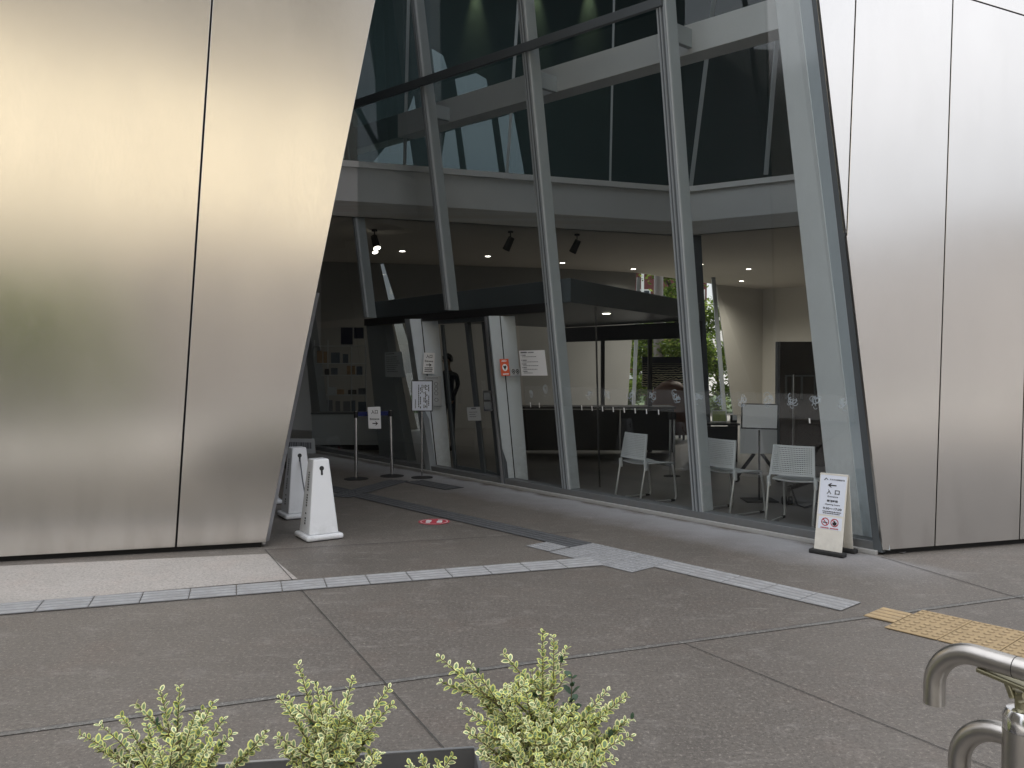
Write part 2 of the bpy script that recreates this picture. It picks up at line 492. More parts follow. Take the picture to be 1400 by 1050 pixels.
class MB:
    def __init__(self):
        self.v, self.f, self.mi, self.sm = [], [], [], []

    def add(self, vs, fs, mi=0, smooth=False):
        k = len(self.v)
        self.v += [V(x) for x in vs]
        self.f += [[i + k for i in f] for f in fs]
        self.mi += [mi] * len(fs)
        self.sm += [smooth] * len(fs)
        return self

    def box(self, c, s, rz=0.0, mi=0, rot=None):
        hx, hy, hz = s[0] / 2, s[1] / 2, s[2] / 2
        vs = [V((x, y, z)) for z in (-hz, hz) for x, y in ((-hx, -hy), (hx, -hy), (hx, hy), (-hx, hy))]
        mt = rot if rot is not None else Matrix.Rotation(rz, 3, 'Z')
        vs = [mt @ p + V(c) for p in vs]
        return self.add(vs, [[3, 2, 1, 0], [4, 5, 6, 7], [0, 1, 5, 4], [1, 2, 6, 5], [2, 3, 7, 6], [3, 0, 4, 7]], mi)

    def prism(self, poly, vec, mi=0):
        n = len(poly)
        vec = V(vec)
        vs = [V(p) for p in poly] + [V(p) + vec for p in poly]
        fs = [list(range(n))[::-1], list(range(n, 2 * n))] + [[i, (i + 1) % n, n + (i + 1) % n, n + i] for i in range(n)]
        return self.add(vs, fs, mi)

    def poly(self, poly, mi=0):
        return self.add(poly, [list(range(len(poly)))], mi)

    def beam(self, a, b, w, d, mi=0, up=(0, 0, 1)):
        a, b = V(a), V(b)
        t = (b - a).normalized()
        s = t.cross(V(up))
        if s.length < 1e-4:
            s = t.cross(V((1, 0, 0)))
        s.normalize()
        u = s.cross(t)
        q = [s * w / 2 + u * d / 2, -s * w / 2 + u * d / 2, -s * w / 2 - u * d / 2, s * w / 2 - u * d / 2]
        return self.prism([a + x for x in q], b - a, mi)

    def tube(self, pts, r, seg=10, mi=0, cap=True, smooth=True):
        pts = [V(p) for p in pts]
        n = len(pts)
        rs = r if isinstance(r, (list, tuple)) else [r] * n
        vs, fs = [], []
        prev = None
        for i, p in enumerate(pts):
            t = (pts[min(i + 1, n - 1)] - pts[max(i - 1, 0)]).normalized()
            if prev is None:
                s = t.cross(V((0, 0, 1)))
                if s.length < 0.1:
                    s = t.cross(V((1, 0, 0)))
            else:
                s = prev - t * prev.dot(t)
            s.normalize()
            prev = s
            u = t.cross(s)
            for k in range(seg):
                a = 2 * math.pi * k / seg
                vs.append(p + (s * math.cos(a) + u * math.sin(a)) * rs[i])
        for i in range(n - 1):
            for k in range(seg):
                a, b = i * seg + k, i * seg + (k + 1) % seg
                fs.append([a, b, b + seg, a + seg])
        if cap:
            fs.append(list(range(seg))[::-1])
            fs.append(list(range((n - 1) * seg, n * seg)))
        return self.add(vs, fs, mi, smooth)

    def lathe(self, c, prof, seg=24, mi=0, axis=None):
        """prof: list of (radius, height)"""
        c = V(c)
        q = axis if axis is not None else Matrix.Identity(3)
        vs, fs = [], []
        for r, h in prof:
            for k in range(seg):
                a = 2 * math.pi * k / seg
                vs.append(c + q @ V((r * math.cos(a), r * math.sin(a), h)))
        for i in range(len(prof) - 1):
            for k in range(seg):
                a, b = i * seg + k, i * seg + (k + 1) % seg
                fs.append([a, b, b + seg, a + seg])
        fs.append(list(range(seg))[::-1])
        fs.append(list(range((len(prof) - 1) * seg, len(prof) * seg)))
        return self.add(vs, fs, mi, True)

    def build(self, name, mats, parent=None, bevel=0.0, recalc=True, tri=False, local=False):
        mats = mats if isinstance(mats, (list, tuple)) else [mats]
        me = bpy.data.meshes.new(name)
        org = V((0, 0, 0))
        if parent is not None:
            if not local:
                org = children_origin(parent)
        elif not local:
            zs = min(p.z for p in self.v)
            k = len(self.v)
            org = V((sum(p.x for p in self.v) / k, sum(p.y for p in self.v) / k, zs))
        me.from_pydata([p - org for p in self.v], [], self.f)
        for i, p in enumerate(me.polygons):
            p.material_index = self.mi[i]
            p.use_smooth = self.sm[i]
        for m_ in mats:
            me.materials.append(m_)
        if recalc or tri:
            bm = bmesh.new()
            bm.from_mesh(me)
            if tri:
                bmesh.ops.triangulate(bm, faces=bm.faces[:])
            if recalc:
                bmesh.ops.recalc_face_normals(bm, faces=bm.faces[:])
            bm.to_mesh(me)
            bm.free()
        if any(self.sm):
            me.set_sharp_from_angle(angle=R(40))
        o = bpy.data.objects.new(name, me)
        COL.objects.link(o)
        if parent is not None:
            o.parent = parent
            ORG[o.name] = children_origin(parent) if not local else V((0, 0, 0))
        else:
            o.location = org
            ORG[o.name] = org
        if bevel:
            b = o.modifiers.new('bevel', 'BEVEL')
            b.width = bevel
            b.segments = 2
            b.limit_method = 'ANGLE'
        return o


def tag(o, label=None, cat=None, group=None, kind=None):
    if label:
        o['label'] = label
    if cat:
        o['category'] = cat
    if group:
        o['group'] = group
    if kind:
        o['kind'] = kind
    return o


def thing(name, label, cat, loc=(0, 0, 0), group=None):
    o = bpy.data.objects.new(name, None)
    COL.objects.link(o)
    o.location = loc
    o.empty_display_size = 0.2
    ORG[o.name] = V(loc)
    return tag(o, label, cat, group)


def dup(root, loc, rz=None, label=None):
    r = root.copy()
    COL.objects.link(r)
    r.location = loc
    if rz is not None:
        r.rotation_euler.z = rz
    if label:
        r['label'] = label
    for ch in list(root.children):
        c = ch.copy()
        COL.objects.link(c)
        c.parent = r
        for g in list(ch.children):
            d = g.copy()
            COL.objects.link(d)
            d.parent = c
    return r


# ---------------------------------------------------------------- lettering
_tc = {}


def text_mesh(s):
    if s not in _tc:
        c = bpy.data.curves.new('lettering', 'FONT')
        c.body = s
        c.resolution_u = 3
        c.offset = .022
        o = bpy.data.objects.new('lettering', c)
        COL.objects.link(o)
        dg = bpy.context.evaluated_depsgraph_get()
        me = bpy.data.meshes.new_from_object(o.evaluated_get(dg))
        vs = [v.co.copy() for v in me.vertices]
        fs = [list(p.vertices) for p in me.polygons]
        bpy.data.objects.remove(o)
        bpy.data.curves.remove(c)
        bpy.data.meshes.remove(me)
        _tc[s] = (vs, fs)
    return _tc[s]


class Sheet:
    """flat four-cornered sheet; u runs left to right, v runs top to bottom"""

    def __init__(self, TL, TR, BR, BL):
        self.c = [V(TL), V(TR), V(BR), V(BL)]
        self.n = (self.c[1] - self.c[0]).cross(self.c[3] - self.c[0]).normalized()
        if self.n.dot(EYE - self.c[0]) < 0:
            self.n = -self.n

    def at(self, u, v, lift=0.002):
        TL, TR, BR, BL = self.c
        return (TL * (1 - u) + TR * u) * (1 - v) + (BL * (1 - u) + BR * u) * v + self.n * lift

    def board(self, t=0.002):
        return MB().prism(self.c, -self.n * t)

    def text(self, mb, s, u0, v0, u1, v1, lift=0.002, mi=0):
        vs, fs = text_mesh(s)
        x0, x1 = min(p.x for p in vs), max(p.x for p in vs)
        y0, y1 = min(p.y for p in vs), max(p.y for p in vs)
        mb.add([self.at(u0 + (p.x - x0) / (x1 - x0) * (u1 - u0), v1 - (p.y - y0) / (y1 - y0) * (v1 - v0), lift) for p in vs], fs, mi)

    def rect(self, mb, u0, v0, u1, v1, lift=0.002, mi=0):
        mb.poly([self.at(u0, v0, lift), self.at(u1, v0, lift), self.at(u1, v1, lift), self.at(u0, v1, lift)], mi)

    def pts(self, mb, pts, lift=0.002, mi=0):
        mb.poly([self.at(u, v, lift) for u, v in pts], mi)

    def ring(self, mb, cu, cv, ru, rv, t, lift=0.002, mi=0, seg=24):
        for k in range(seg):
            a, b = 2 * math.pi * k / seg, 2 * math.pi * (k + 1) / seg
            mb.poly([self.at(cu + ru * math.cos(a), cv + rv * math.sin(a), lift), self.at(cu + ru * math.cos(b), cv + rv * math.sin(b), lift),
                     self.at(cu + ru * t * math.cos(b), cv + rv * t * math.sin(b), lift), self.at(cu + ru * t * math.cos(a), cv + rv * t * math.sin(a), lift)], mi)

    def disc(self, mb, cu, cv, ru, rv, lift=0.002, mi=0, seg=20):
        mb.poly([self.at(cu + ru * math.cos(2 * math.pi * k / seg), cv + rv * math.sin(2 * math.pi * k / seg), lift) for k in range(seg)], mi)

    def lines(self, mb, u0, u1, v0, v1, n, fill=0.45, rnd=0.3, mi=0, seed=1):
        """rows of small print too fine to read"""
        rr = random.Random(seed)
        h = (v1 - v0) / n
        for i in range(n):
            u, end = u0, u1 - (u1 - u0) * rr.random() * rnd
            while u < end:
                w = min(end - u, (u1 - u0) * rr.uniform(0.03, 0.12))
                self.rect(mb, u, v0 + i * h, u + w, v0 + i * h + h * fill, mi=mi)
                u += w + (u1 - u0) * 0.018

    def arrow(self, mb, cu, cv, w, h, right=True, mi=0):
        s = 1 if right else -1
        t = h * 0.12
        self.pts(mb, [(cu - s * w / 2, cv - t), (cu + s * w * 0.38, cv - t), (cu + s * w * 0.38, cv + t), (cu - s * w / 2, cv + t)], mi=mi)
        tip = (cu + s * w / 2, cv)
        for q in (-1, 1):
            self.pts(mb, [tip, (cu + s * w * 0.12, cv + q * h / 2), (cu + s * w * -0.02, cv + q * h / 2), (cu + s * w * 0.30, cv)], mi=mi, lift=0.0025)


# ---------------------------------------------------------------- ground
FP = gnd(1206, 759)                       # right foot of the glass front
U = V((-0.629, 0.777, 0)).normalized()    # along the glass front, to the left
FN = V((-U.y, U.x, 0))                    # facing out
ZUP = V((0, 0, 1))

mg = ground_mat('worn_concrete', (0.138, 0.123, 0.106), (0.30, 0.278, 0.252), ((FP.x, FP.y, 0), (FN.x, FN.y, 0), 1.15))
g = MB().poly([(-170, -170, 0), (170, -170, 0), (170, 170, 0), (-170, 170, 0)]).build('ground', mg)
tag(g, kind='structure')


def strip(a, b, w, z, off=0.0):
    a, b = V(a), V(b)
    t = (b - a).normalized()
    s = V((-t.y, t.x, 0))
    return [V((p.x, p.y, z)) for p in (a + s * (off - w / 2), b + s * (off - w / 2), b + s * (off + w / 2), a + s * (off + w / 2))]


ORIG = V((0.649, 7.12, 0))
D = V((0.657, -0.754, 0)).normalized()
NN = V((-0.754, -0.657, 0)).normalized()


def SN(s, n, z=0.0):
    p = ORIG + D * s + NN * n
    return V((p.x, p.y, z))


# paler slab under the left steel wall, right edge at the expansion joint
A0, A1 = gnd(0, 826), gnd(766, 766)
adir = (A1 - A0).normalized()
ma = ground_mat('pale_concrete', (0.42, 0.39, 0.36), (0.52, 0.50, 0.48), None, 0.12)
ap = MB().poly([gnd(366, 757, .004), gnd(407, 791.5, .004), V((A0.x, A0.y, .004)), A0 - adir * 8 + V((0, 0, .004)), V((-13, 4.4, .004))]).build('pavement', ma, tri=True)
tag(ap, kind='structure')

# expansion joints
mj = mat('joint_dark', (0.06, 0.056, 0.052), 0.9, 0, 0.6, 25)
jm = MB()
for a, b, w in ((gnd(362, 752), gnd(800, 1240), .006), (gnd(935, 880), gnd(1500, 1110), .0055), (gnd(1205, 762), gnd(1500, 850), .008), (gnd(362, 753), gnd(792, 728), .010)):
    jm.poly(strip(a, b, w, .004 if a.x > -2 else .008))
tag(jm.build('expansion_joint', mj, recalc=False), kind='structure')
mj2 = ground_mat('grout_band', (0.155, 0.15, 0.138), (0.30, 0.295, 0.28), None, 0.6)
jm = MB()
a, b = gnd(0, 1005), gnd(1400, 815)
a, b = a + (a - b) * 0.8, b + (b - a) * 0.6
jm.poly(strip(a, b, .04, .004))
jm.poly(strip(a, b, .0025, .0065, .014), 1)
tag(jm.build('grout_joint', [mj2, mj], recalc=False), kind='structure')

# tactile paving ---------------------------------------------------
def bars_block(mb, p0, e1, e2, L, W, bars=4):
    """one guiding block: plate with raised bars along e1"""
    z = .004
    mb.prism([p0 + e1 * .003 + e2 * .0, p0 + e1 * (L - .003), p0 + e1 * (L - .003) + e2 * W, p0 + e1 * .003 + e2 * W], ZUP * z, 1)
    for i in range(bars):
        c = (i + 0.5) / bars * W
        w = W / bars * 0.30
        a, b = p0 + e1 * .003 + e2 * (c - w), p0 + e1 * (L - .003) + e2 * (c - w)
        d_, c_ = b + e2 * 2 * w, a + e2 * 2 * w
        k = .010
        top = [a + e1 * k + e2 * k * .5, b - e1 * k + e2 * k * .5, d_ - e1 * k - e2 * k * .5, c_ + e1 * k - e2 * k * .5]
        mb.add([x + ZUP * z for x in (a, b, d_, c_)] + [x + ZUP * (z + .005) for x in top],
               [[4, 5, 6, 7], [0, 1, 5, 4], [1, 2, 6, 5], [2, 3, 7, 6], [3, 0, 4, 7]])


def dots_block(mb, p0, e1, e2, L, W, n=5, zz=.004):
    mb.prism([p0 + e1 * .003, p0 + e1 * (L - .003), p0 + e1 * (L - .003) + e2 * W, p0 + e1 * .003 + e2 * W], ZUP * zz, 2)
    for i in range(n):
        for j in range(max(1, round(n * W / L))):
            c = p0 + e1 * ((i + .5) / n * L) + e2 * ((j + .5) * L / n)
            r = L / n * .36
            mb.add([c + V((r * 1.05 * math.cos(q * math.pi / 4), r * math.sin(q * math.pi / 4), zz)) for q in range(8)] +
                   [c + V((r * .6 * math.cos(q * math.pi / 4), r * .6 * math.sin(q * math.pi / 4), zz + .005)) for q in range(8)],
                   [list(range(8, 16))])
            mb.add(mb.v[-16:], [[q, (q + 1) % 8, 8 + (q + 1) % 8, 8 + q] for q in range(8)], 1)  # stud sides take the darker copy, their shade painted on


def path(name, m_, label, draw, zlift=.004):
    mb = MB()
    draw(mb)
    mb.v = [p + V((0, 0, zlift)) for p in mb.v]
    o = mb.build(name, [M[m_], M[m_ + '_shaded'], M[m_ + '_field']])
    return tag(o, label, 'tactile paving')


W_ = 0.268
na = V((-adir.y, adir.x, 0))


def draw_a(mb):
    B1 = gnd(826, 774)
    k = 0
    while k < 32:
        bars_block(mb, B1 - adir * .3 * (k + 1) + na * .006 + V((0, 0, .001)), adir, na, .3, W_)
        k += 1


path('tactile_path', 'tactile', 'pale grey ribbed tactile strip running along the foot of the left steel wall', draw_a)


def draw_c(mb):
    for k in range(5):
        bars_block(mb, SN(.9 + .3 * k, -.07), D, NN, .3, W_)


path('tactile_path', 'tactile', 'pale grey ribbed tactile strip leading to the ochre blocks at right', draw_c)


def draw_j(mb):
    for i in range(3):
        for j in range(2):
            if (i, j) != (0, 5):
                dots_block(mb, SN(.3 * i, -.07 + .262 * j), D, NN, .3, .262)
    dots_block(mb, SN(-.02, .2), -D, NN, .28, .24)


path('tactile_paving', 'tactile', 'grey studded tactile pad where the three guiding strips meet', draw_j)


def draw_b(mb):
    for k in range(15):
        bars_block(mb, SN(-.3 * (k + 1), -.07), D, NN, .3, W_)
    E0, E1_ = gnd(478, 681), gnd(552, 660)
    e = (E1_ - E0).normalized()
    ne = V((-e.y, e.x, 0))
    L = (E1_ - E0).length
    for k in range(int(L / .3) + 1):
        bars_block(mb, E0 + e * .3 * k, e, ne, .3, .3)
    for k in range(3):
        bars_block(mb, E1_ + e * .02 + D * (.3 * k), D, -NN, .3, .3)


path('tactile_path', 'tactile_dark', 'dark ribbed tactile strip leading from the junction to the entrance doors', draw_b)


def draw_g(mb):
    bars_block(mb, SN(2.54, -.07), D, NN, .19, W_)
    for i in range(3):
        for j in range(2):
            dots_block(mb, SN(2.73 + .3 * i, -.2 + .262 * j), D, NN, .3, .262)
    for k in range(5):
        bars_block(mb, SN(3.63 + .3 * k, -.07), D, NN, .3, W_)


path('tactile_path', 'tactile_yellow', 'ochre yellow tactile paving with studs and ribs behind the handrail', draw_g)

# round floor sticker
c0 = gnd(593.5, 713.7)
fs_ = thing('floor_sticker', 'round red and white sticker stuck on the ground beside the dark tactile strip', 'sticker', (c0.x, c0.y, .004))
mb = MB().lathe((c0.x, c0.y, .004), [(.155, 0), (.155, .001)], 32)
mb.build('disc', M['red'], fs_)
mb = MB()
for s in (-1, 1):
    for (x, y, w, h) in ((-.055 * s, .02 * s, .055, .10), (-.055 * s, -.065 * s, .045, .045)):
        mb.poly([(c0.x + x + dx * w / 2, c0.y + y + dy * h / 2, .0065) for dx, dy in ((-1, -.7), (-.7, -1), (.7, -1), (1, -.7), (1, .7), (.7, 1), (-.7, 1), (-1, .7))])
for k in range(36):
    a, b_ = 2 * math.pi * k / 36, 2 * math.pi * (k + 1) / 36
    mb.poly([(c0.x + r * math.cos(t), c0.y + r * math.sin(t), .0065) for r, t in ((.128, a), (.128, b_), (.135, b_), (.135, a))])
mb.build('marking', M['white'], fs_, recalc=False)

# ---------------------------------------------------------------- the museum building
TOP = 14.0
TOPL = 10.0   # left volume lowered out of view to let more sky into the recess
bld = thing('museum_building', 'angular museum clad in brushed steel panels with a slanted glass entrance front', 'building', (0, 8, 0))


def extz(pa, pb, z):
    t = (z - pa.z) / (pb.z - pa.z)
    return pa + (pb - pa) * t


# --- steel walls
LP0, LP1 = gnd(0, 769, .0), gnd(362, 748.5, .0)
lu = (LP0 - LP1).normalized()
ln = V((lu.y, -lu.x, 0))
if ln.y > 0:
    ln = -ln
RP0, RP1 = gnd(1208, 759.5, .0), gnd(1400, 744, .0)
ru = (RP1 - RP0).normalized()
rn = V((ru.y, -ru.x, 0))
if rn.y > 0:
    rn = -rn


def Lp(px, py):
    return onp(px, py, LP1, ln)


def Rp(px, py):
    return onp(px, py, RP0, rn)


def at_z(line, z):
    return extz(line[0], line[1], z)


Ledge = (Lp(362, 747), Lp(513, 0))
Lj = (Lp(240, 755), Lp(290, 0))
Redge = (Rp(1208, 757), Rp(1120, 0))
J1 = (Rp(1158, 310), Rp(1170, 0))
J2 = (Rp(1278, 755), Rp(1303, 0))
J3 = (Rp(1393.5, 747), Rp(1400.5, 520))
GAP = .008
z0 = .045


def panel(poly, n, mname='steel'):
    MB().prism(poly, -n * .03).build('steel_panel', M[mname], bld, bevel=.002)


def ins(p, u, d):
    return p + u * d


# left wall: right-hand panel, middle panel, farther panel
lj_b, lj_t = at_z(Lj, z0), at_z(Lj, TOPL)
panel([at_z(Ledge, z0), at_z(Ledge, TOPL), ins(lj_t, lu, -GAP), ins(lj_b, lu, -GAP)], ln)
panel([ins(lj_b, lu, GAP), ins(lj_t, lu, GAP), lj_t + lu * 2.4, lj_b + lu * 2.6], ln)
panel([lj_b + lu * (2.6 + 2 * GAP), lj_t + lu * (2.4 + 2 * GAP), lj_t + lu * 9, lj_b + lu * 9], ln)
# right wall
# joint J1 meets the slanted edge
def isect(l1, l2, u):
    # both in one vertical plane: solve for z where they share the u coordinate
    f = lambda l, z: (at_z(l, z) - RP0).dot(u)
    a, b = 0.0, 20.0
    d0, d1 = f(l1, a) - f(l2, a), f(l1, b) - f(l2, b)
    return a + (b - a) * d0 / (d0 - d1)


zi = isect(Redge, J1, ru)
j2b, j2t = at_z(J2, z0), at_z(J2, TOP)
j1i, j1t = at_z(J1, zi), at_z(J1, TOP)
hj0, hj1 = Rp(1327, 0), Rp(1400, 22)
GR = .006
j2c = J2
zc = 4.9
panel([at_z(Redge, z0), at_z(Redge, zi), ins(j1i, ru, GR), ins(j1t, ru, GR), ins(j2t, ru, -GR), ins(j2b, ru, -GR)], rn)
panel([at_z(Redge, zi + .03), at_z(Redge, TOP), ins(j1t, ru, -GR), ins(j1i + V((0, 0, .03)), ru, -GR)], rn)
# panel between J2 and J3, split by the nearly level upper joint


def on_line_at(line2, line):
    """point of the level joint (line2) over the leaning joint (line), same wall plane"""
    s = lambda p: (p - RP0).dot(ru)
    a, b = line
    c, d_ = line2
    best = None
    for i in range(400):
        z = i * .04
        p = at_z(line, z)
        t = (s(p) - s(c)) / (s(d_) - s(c))
        q = c + (d_ - c) * t
        e = abs(q.z - z)
        if best is None or e < best[0]:
            best = (e, q)
    return best[1]


hA, hB = on_line_at((hj0, hj1), J2), on_line_at((hj0, hj1), J3)
j3b, j3t = at_z(J3, z0), at_z(J3, TOP)
panel([ins(j2b, ru, GR), ins(hA, ru, GR), ins(hB, ru, -GR), ins(j3b, ru, -GR)], rn)
panel([ins(hA, ru, GR) + ZUP * .012, ins(j2t, ru, GR), ins(j3t, ru, -GR), ins(hB, ru, -GR) + ZUP * .012], rn)
panel([ins(j3b, ru, GR), ins(j3t, ru, GR), j3t + ru * 9, j3b + ru * 9], rn)

# backing, plinth and body of both steel volumes
e0, e1 = at_z(Ledge, 0), at_z(Ledge, TOP)
RET = V((-0.43, 0.90, 0)) * 8.6     # left volume's side into the recess, lengthened to block bright reflections in the glass
mb = MB()
back = -ln * .036
inset = lu * .03
P = [e0 + back + inset, at_z(Ledge, TOPL) + back + inset, at_z(Ledge, TOPL) + back + lu * 12, e0 + back + lu * 12]
Q = [p + RET for p in P]
mb.add(P + Q, [[0, 1, 2, 3], [4, 5, 6, 7], [0, 1, 5, 4], [1, 2, 6, 5], [2, 3, 7, 6], [0, 3, 7, 4]])
mb.build('wall_core', M['joint'], bld)
# metal return of the left edge (thin bright lip, then the lengthened recess screen wall)
mb = MB().prism([at_z(Ledge, .02) + back, at_z(Ledge, TOPL) + back, at_z(Ledge, TOPL) + RET, at_z(Ledge, .02) + RET], -lu * -.02)
mb.build('recess_screen_wall', M['recess'], bld)
q0 = at_z(Ledge, 0) + RET
MB().prism([V((q0.x, q0.y, 0)), V((-6.6, 18.9, 0)), V((-6.6, 18.9, 7)), V((q0.x, q0.y, 7))], V((-.1, 0, 0))).build('recess_screen_wall', M['recess'], bld)  # added end wall, unseen, keeps the bright gap out of the glass
mb = MB().prism([at_z(Ledge, .05) - lu * .001, Lp(432.5, 400) - lu * .001, Lp(432.5, 400) - lu * .028 - ln * .04, at_z(Ledge, .05) - lu * .028 - ln * .04], -ln * .02)
mb.build('edge_trim', M['edge_steel'], bld)

r0, r1 = at_z(Redge, 0), at_z(Redge, TOP)
mb = MB()
back = -rn * .036
P = [r0 + back + ru * .03, r1 + back + ru * .03, r1 + back + ru * 12, r0 + back + ru * 12]
Q = [p - rn * 3.0 + ru * 2.4 for p in P]
mb.add(P + Q, [[0, 1, 2, 3], [4, 5, 6, 7], [0, 1, 5, 4], [1, 2, 6, 5], [2, 3, 7, 6], [0, 3, 7, 4]])
mb.build('wall_core', M['joint'], bld)

# --- glass front
FO = V((FP.x, FP.y, 0))


def Fp(px, py, off=0.0):
    """point of the glass front seen at a pixel; off > 0 lies inside the building"""
    return onp(px, py, FO - FN * off, FN)


def fs(p):
    return (p - FO).dot(U)


def FS(s, z, off=0.0):
    return FO + U * s + ZUP * z - FN * off


class Line2:
    def __init__(self, a, b, off=0.0):
        pa, pb = Fp(*a, off), Fp(*b, off)
        self.sa, self.za, self.sb, self.zb = fs(pa), pa.z, fs(pb), pb.z

    def s(self, z):
        return self.sa + (self.sb - self.sa) * (z - self.za) / (self.zb - self.za)


ML = {  # left edge of each mullion
    'A': Line2((707, 0), (770, 684)),
    'B': Line2((897, 11), (947.5, 705)),
    'C': Line2((561, 0), (608, 424)),
    'Z': Line2((470, 200), (497, 429)),
    'R': Line2((1120, 0), (1206, 757)),
}
MW = .115
MD = .17
ZS = .10      # top of the sill


def front_poly(lineL, lineR, za, zb, off, thick, m_, name, dl=0.0, dr=0.0):
    pl = [FS(lineL.s(za) + dl, za, off), FS(lineL.s(zb) + dl, zb, off), FS(lineR.s(zb) + dr, zb, off), FS(lineR.s(za) + dr, za, off)]
    return MB().prism(pl, -FN * thick).build(name, M[m_], bld, bevel=.003)


for k, zb0 in (('A', ZS), ('B', ZS), ('C', 2.33), ('Z', 2.33)):
    ln2 = ML[k]
    w = MW * (0.8 if k in 'CZ' else 1)
    o = front_poly(ln2, ln2, zb0, TOP, .012, MD, 'frame', 'mullion', 0, -w)
    mb = MB()
    for d0, d1, pr in ((.0, .020, .012), (.046, .062, .020), (w - .03, w - .008, .010)):
        mb.prism([FS(ln2.s(zb0) - d0, zb0, .010 - pr), FS(ln2.s(TOP) - d0, TOP, .010 - pr), FS(ln2.s(TOP) - d1, TOP, .010 - pr), FS(ln2.s(zb0) - d1, zb0, .010 - pr)], -FN * pr)
    mb.build('cover_strip', M['frame_mid'], o)
    mb = MB()
    for d0, d1 in ((.0205, .0455), (.0625, w - .031)):
        mb.prism([FS(ln2.s(zb0) - d0, zb0, .004), FS(ln2.s(TOP) - d0, TOP, .004), FS(ln2.s(TOP) - d1, TOP, .004), FS(ln2.s(zb0) - d1, zb0, .004)], -FN * .006)
    mb.build('gasket', M['frame_dark'], o)

# big raking jamb at the right: three faces stepping inward
jl = ML['R']
front_poly(jl, jl, 0.02, TOP, -.01, .06, 'frame_dark', 'jamb_edge', -.005, .065)
jA0, jA1 = Line2((1060, 0), (1143, 760), .62), Line2((1092, 0), (1166, 745), .35)
b0 = [Fp(1060, 0, .62), Fp(1092, 0, .34), Fp(1117, 0, .03)]
b1 = [Fp(1106, 430, .62), Fp(1143, 430, .34), Fp(1169.5, 430, .03)]
# plates: stand on a floor point and lean like the mullions
pl_lo = [extz(b0[i], b1[i], .04) for i in range(3)]
pl_hi = [extz(b0[i], b1[i], TOP) for i in range(3)]
mb = MB().prism([pl_lo[0], pl_hi[0], pl_hi[1], pl_lo[1]], -FN * .02 + U * -.05)
mb.build('raking_column', M['frame_pale'], bld)
mb = MB().prism([pl_lo[1] - U * .006, pl_hi[1] - U * .006, pl_hi[2], pl_lo[2]], -FN * .02 + U * -.04)
mb.build('jamb_panel', M['door_paint'], bld)

# sill and kerb
sL = 13.5
MB().prism([FS(.06, 0.0, .0), FS(sL, 0.0, .0), FS(sL, ZS, .0), FS(.06, ZS, .0)], -FN * .16).build('sill', M['sill'], bld, bevel=.004)
MB().prism([FS(.03, 0, -.05), FS(sL, 0, -.05), FS(sL, .035, -.05), FS(.03, .035, -.05)], -FN * .045).build('kerb', M['wall_dark'], bld, bevel=.004)

# transom and inner beam (they slope a little)


def rail(pts_top, pts_bot, off, thick, m_, name, ext=3.0):
    a, b = Fp(*pts_top[0], off), Fp(*pts_top[1], off)
    c, d_ = Fp(*pts_bot[0], off), Fp(*pts_bot[1], off)
    f = lambda p, q, s: p + (q - p) * ((s - fs(p)) / (fs(q) - fs(p)))
    s0, s1 = fs(b) - .05, fs(a) + ext
    pl = [f(a, b, s0), f(a, b, s1), f(c, d_, s1), f(c, d_, s0)]
    return MB().prism(pl, -FN * thick).build(name, M[m_], bld, bevel=.004)


tr_ = rail(((486, 136), (898.6, -4)), ((486, 147), (898.6, 9)), -.03, .05, 'frame_dark', 'transom')
tb = rail(((489, 173), (1062, -4)), ((487, 204), (1063, 39.5)), .66, .28, 'beam', 'beam', 6.0)
# second transom right of mullion B
# small brackets where mullions meet the beam
for px, py in ((598, 152), (744, 110), (928, 45)):
    p = Fp(px, py, .43) + U * .035
    MB().box(p, (.06, .455, .20), math.atan2(U.y, U.x)).build('bracket', M['frame'], bld, bevel=.004)

# glass panes between the mullions
border = [('R', 0), ('B', -MW / 2), ('A', -MW / 2), ('C', -MW / 2), ('Z', -MW / 2)]
panes = []


def pane(sa, sb, sc_, sd, za, zb, off=.03, m_='glass', par=None):
    o = MB().poly([FS(sa, za, off), FS(sb, za, off), FS(sc_, zb, off), FS(sd, zb, off)]).build('glass_pane', M[m_], par or bld, recalc=False)
    panes.append(o)
    return o


ZC = 2.33
pBR = pane(ML['R'].s(ZS) + .09, ML['B'].s(ZS) - MW, ML['B'].s(TOP) - MW, ML['R'].s(TOP) + .09, ZS, TOP)
pAB = pane(ML['B'].s(ZS), ML['A'].s(ZS) - MW, ML['A'].s(TOP) - MW, ML['B'].s(TOP), ZS, TOP)
pCA = pane(ML['A'].s(ZC), ML['C'].s(ZC) - MW, ML['C'].s(TOP) - MW, ML['A'].s(TOP), ZC, TOP)
pZC = pane(ML['C'].s(ZC), ML['Z'].s(ZC) - MW, ML['Z'].s(TOP) - MW, ML['C'].s(TOP), ZC, TOP)
pLZ = pane(ML['Z'].s(ZC), sL, sL, ML['Z'].s(TOP), ZC, TOP)

# door columns and leaning posts at ground level


def px_prism(pxs, off, thick, m_, name, par=None, bev=.004):
    return MB().prism([Fp(x, y, off) for x, y in pxs], -FN * thick).build(name, M[m_], par or bld, bevel=bev)


DN = V((.16, -.987, 0)).normalized()
DC = {1: Fp(575, 540, -.02), 2: Fp(684, 540, -.02)}


def Dp(k, px, py, off=0.0):
    return onp(px, py, DC[k] - DN * off, DN)


def col_prism(k, pxs, off, thick, m_, name, par=None, bev=.004):
    return MB().prism([Dp(k, x, y, off) for x, y in pxs], -DN * thick).build(name, M[m_], par or bld, bevel=bev)


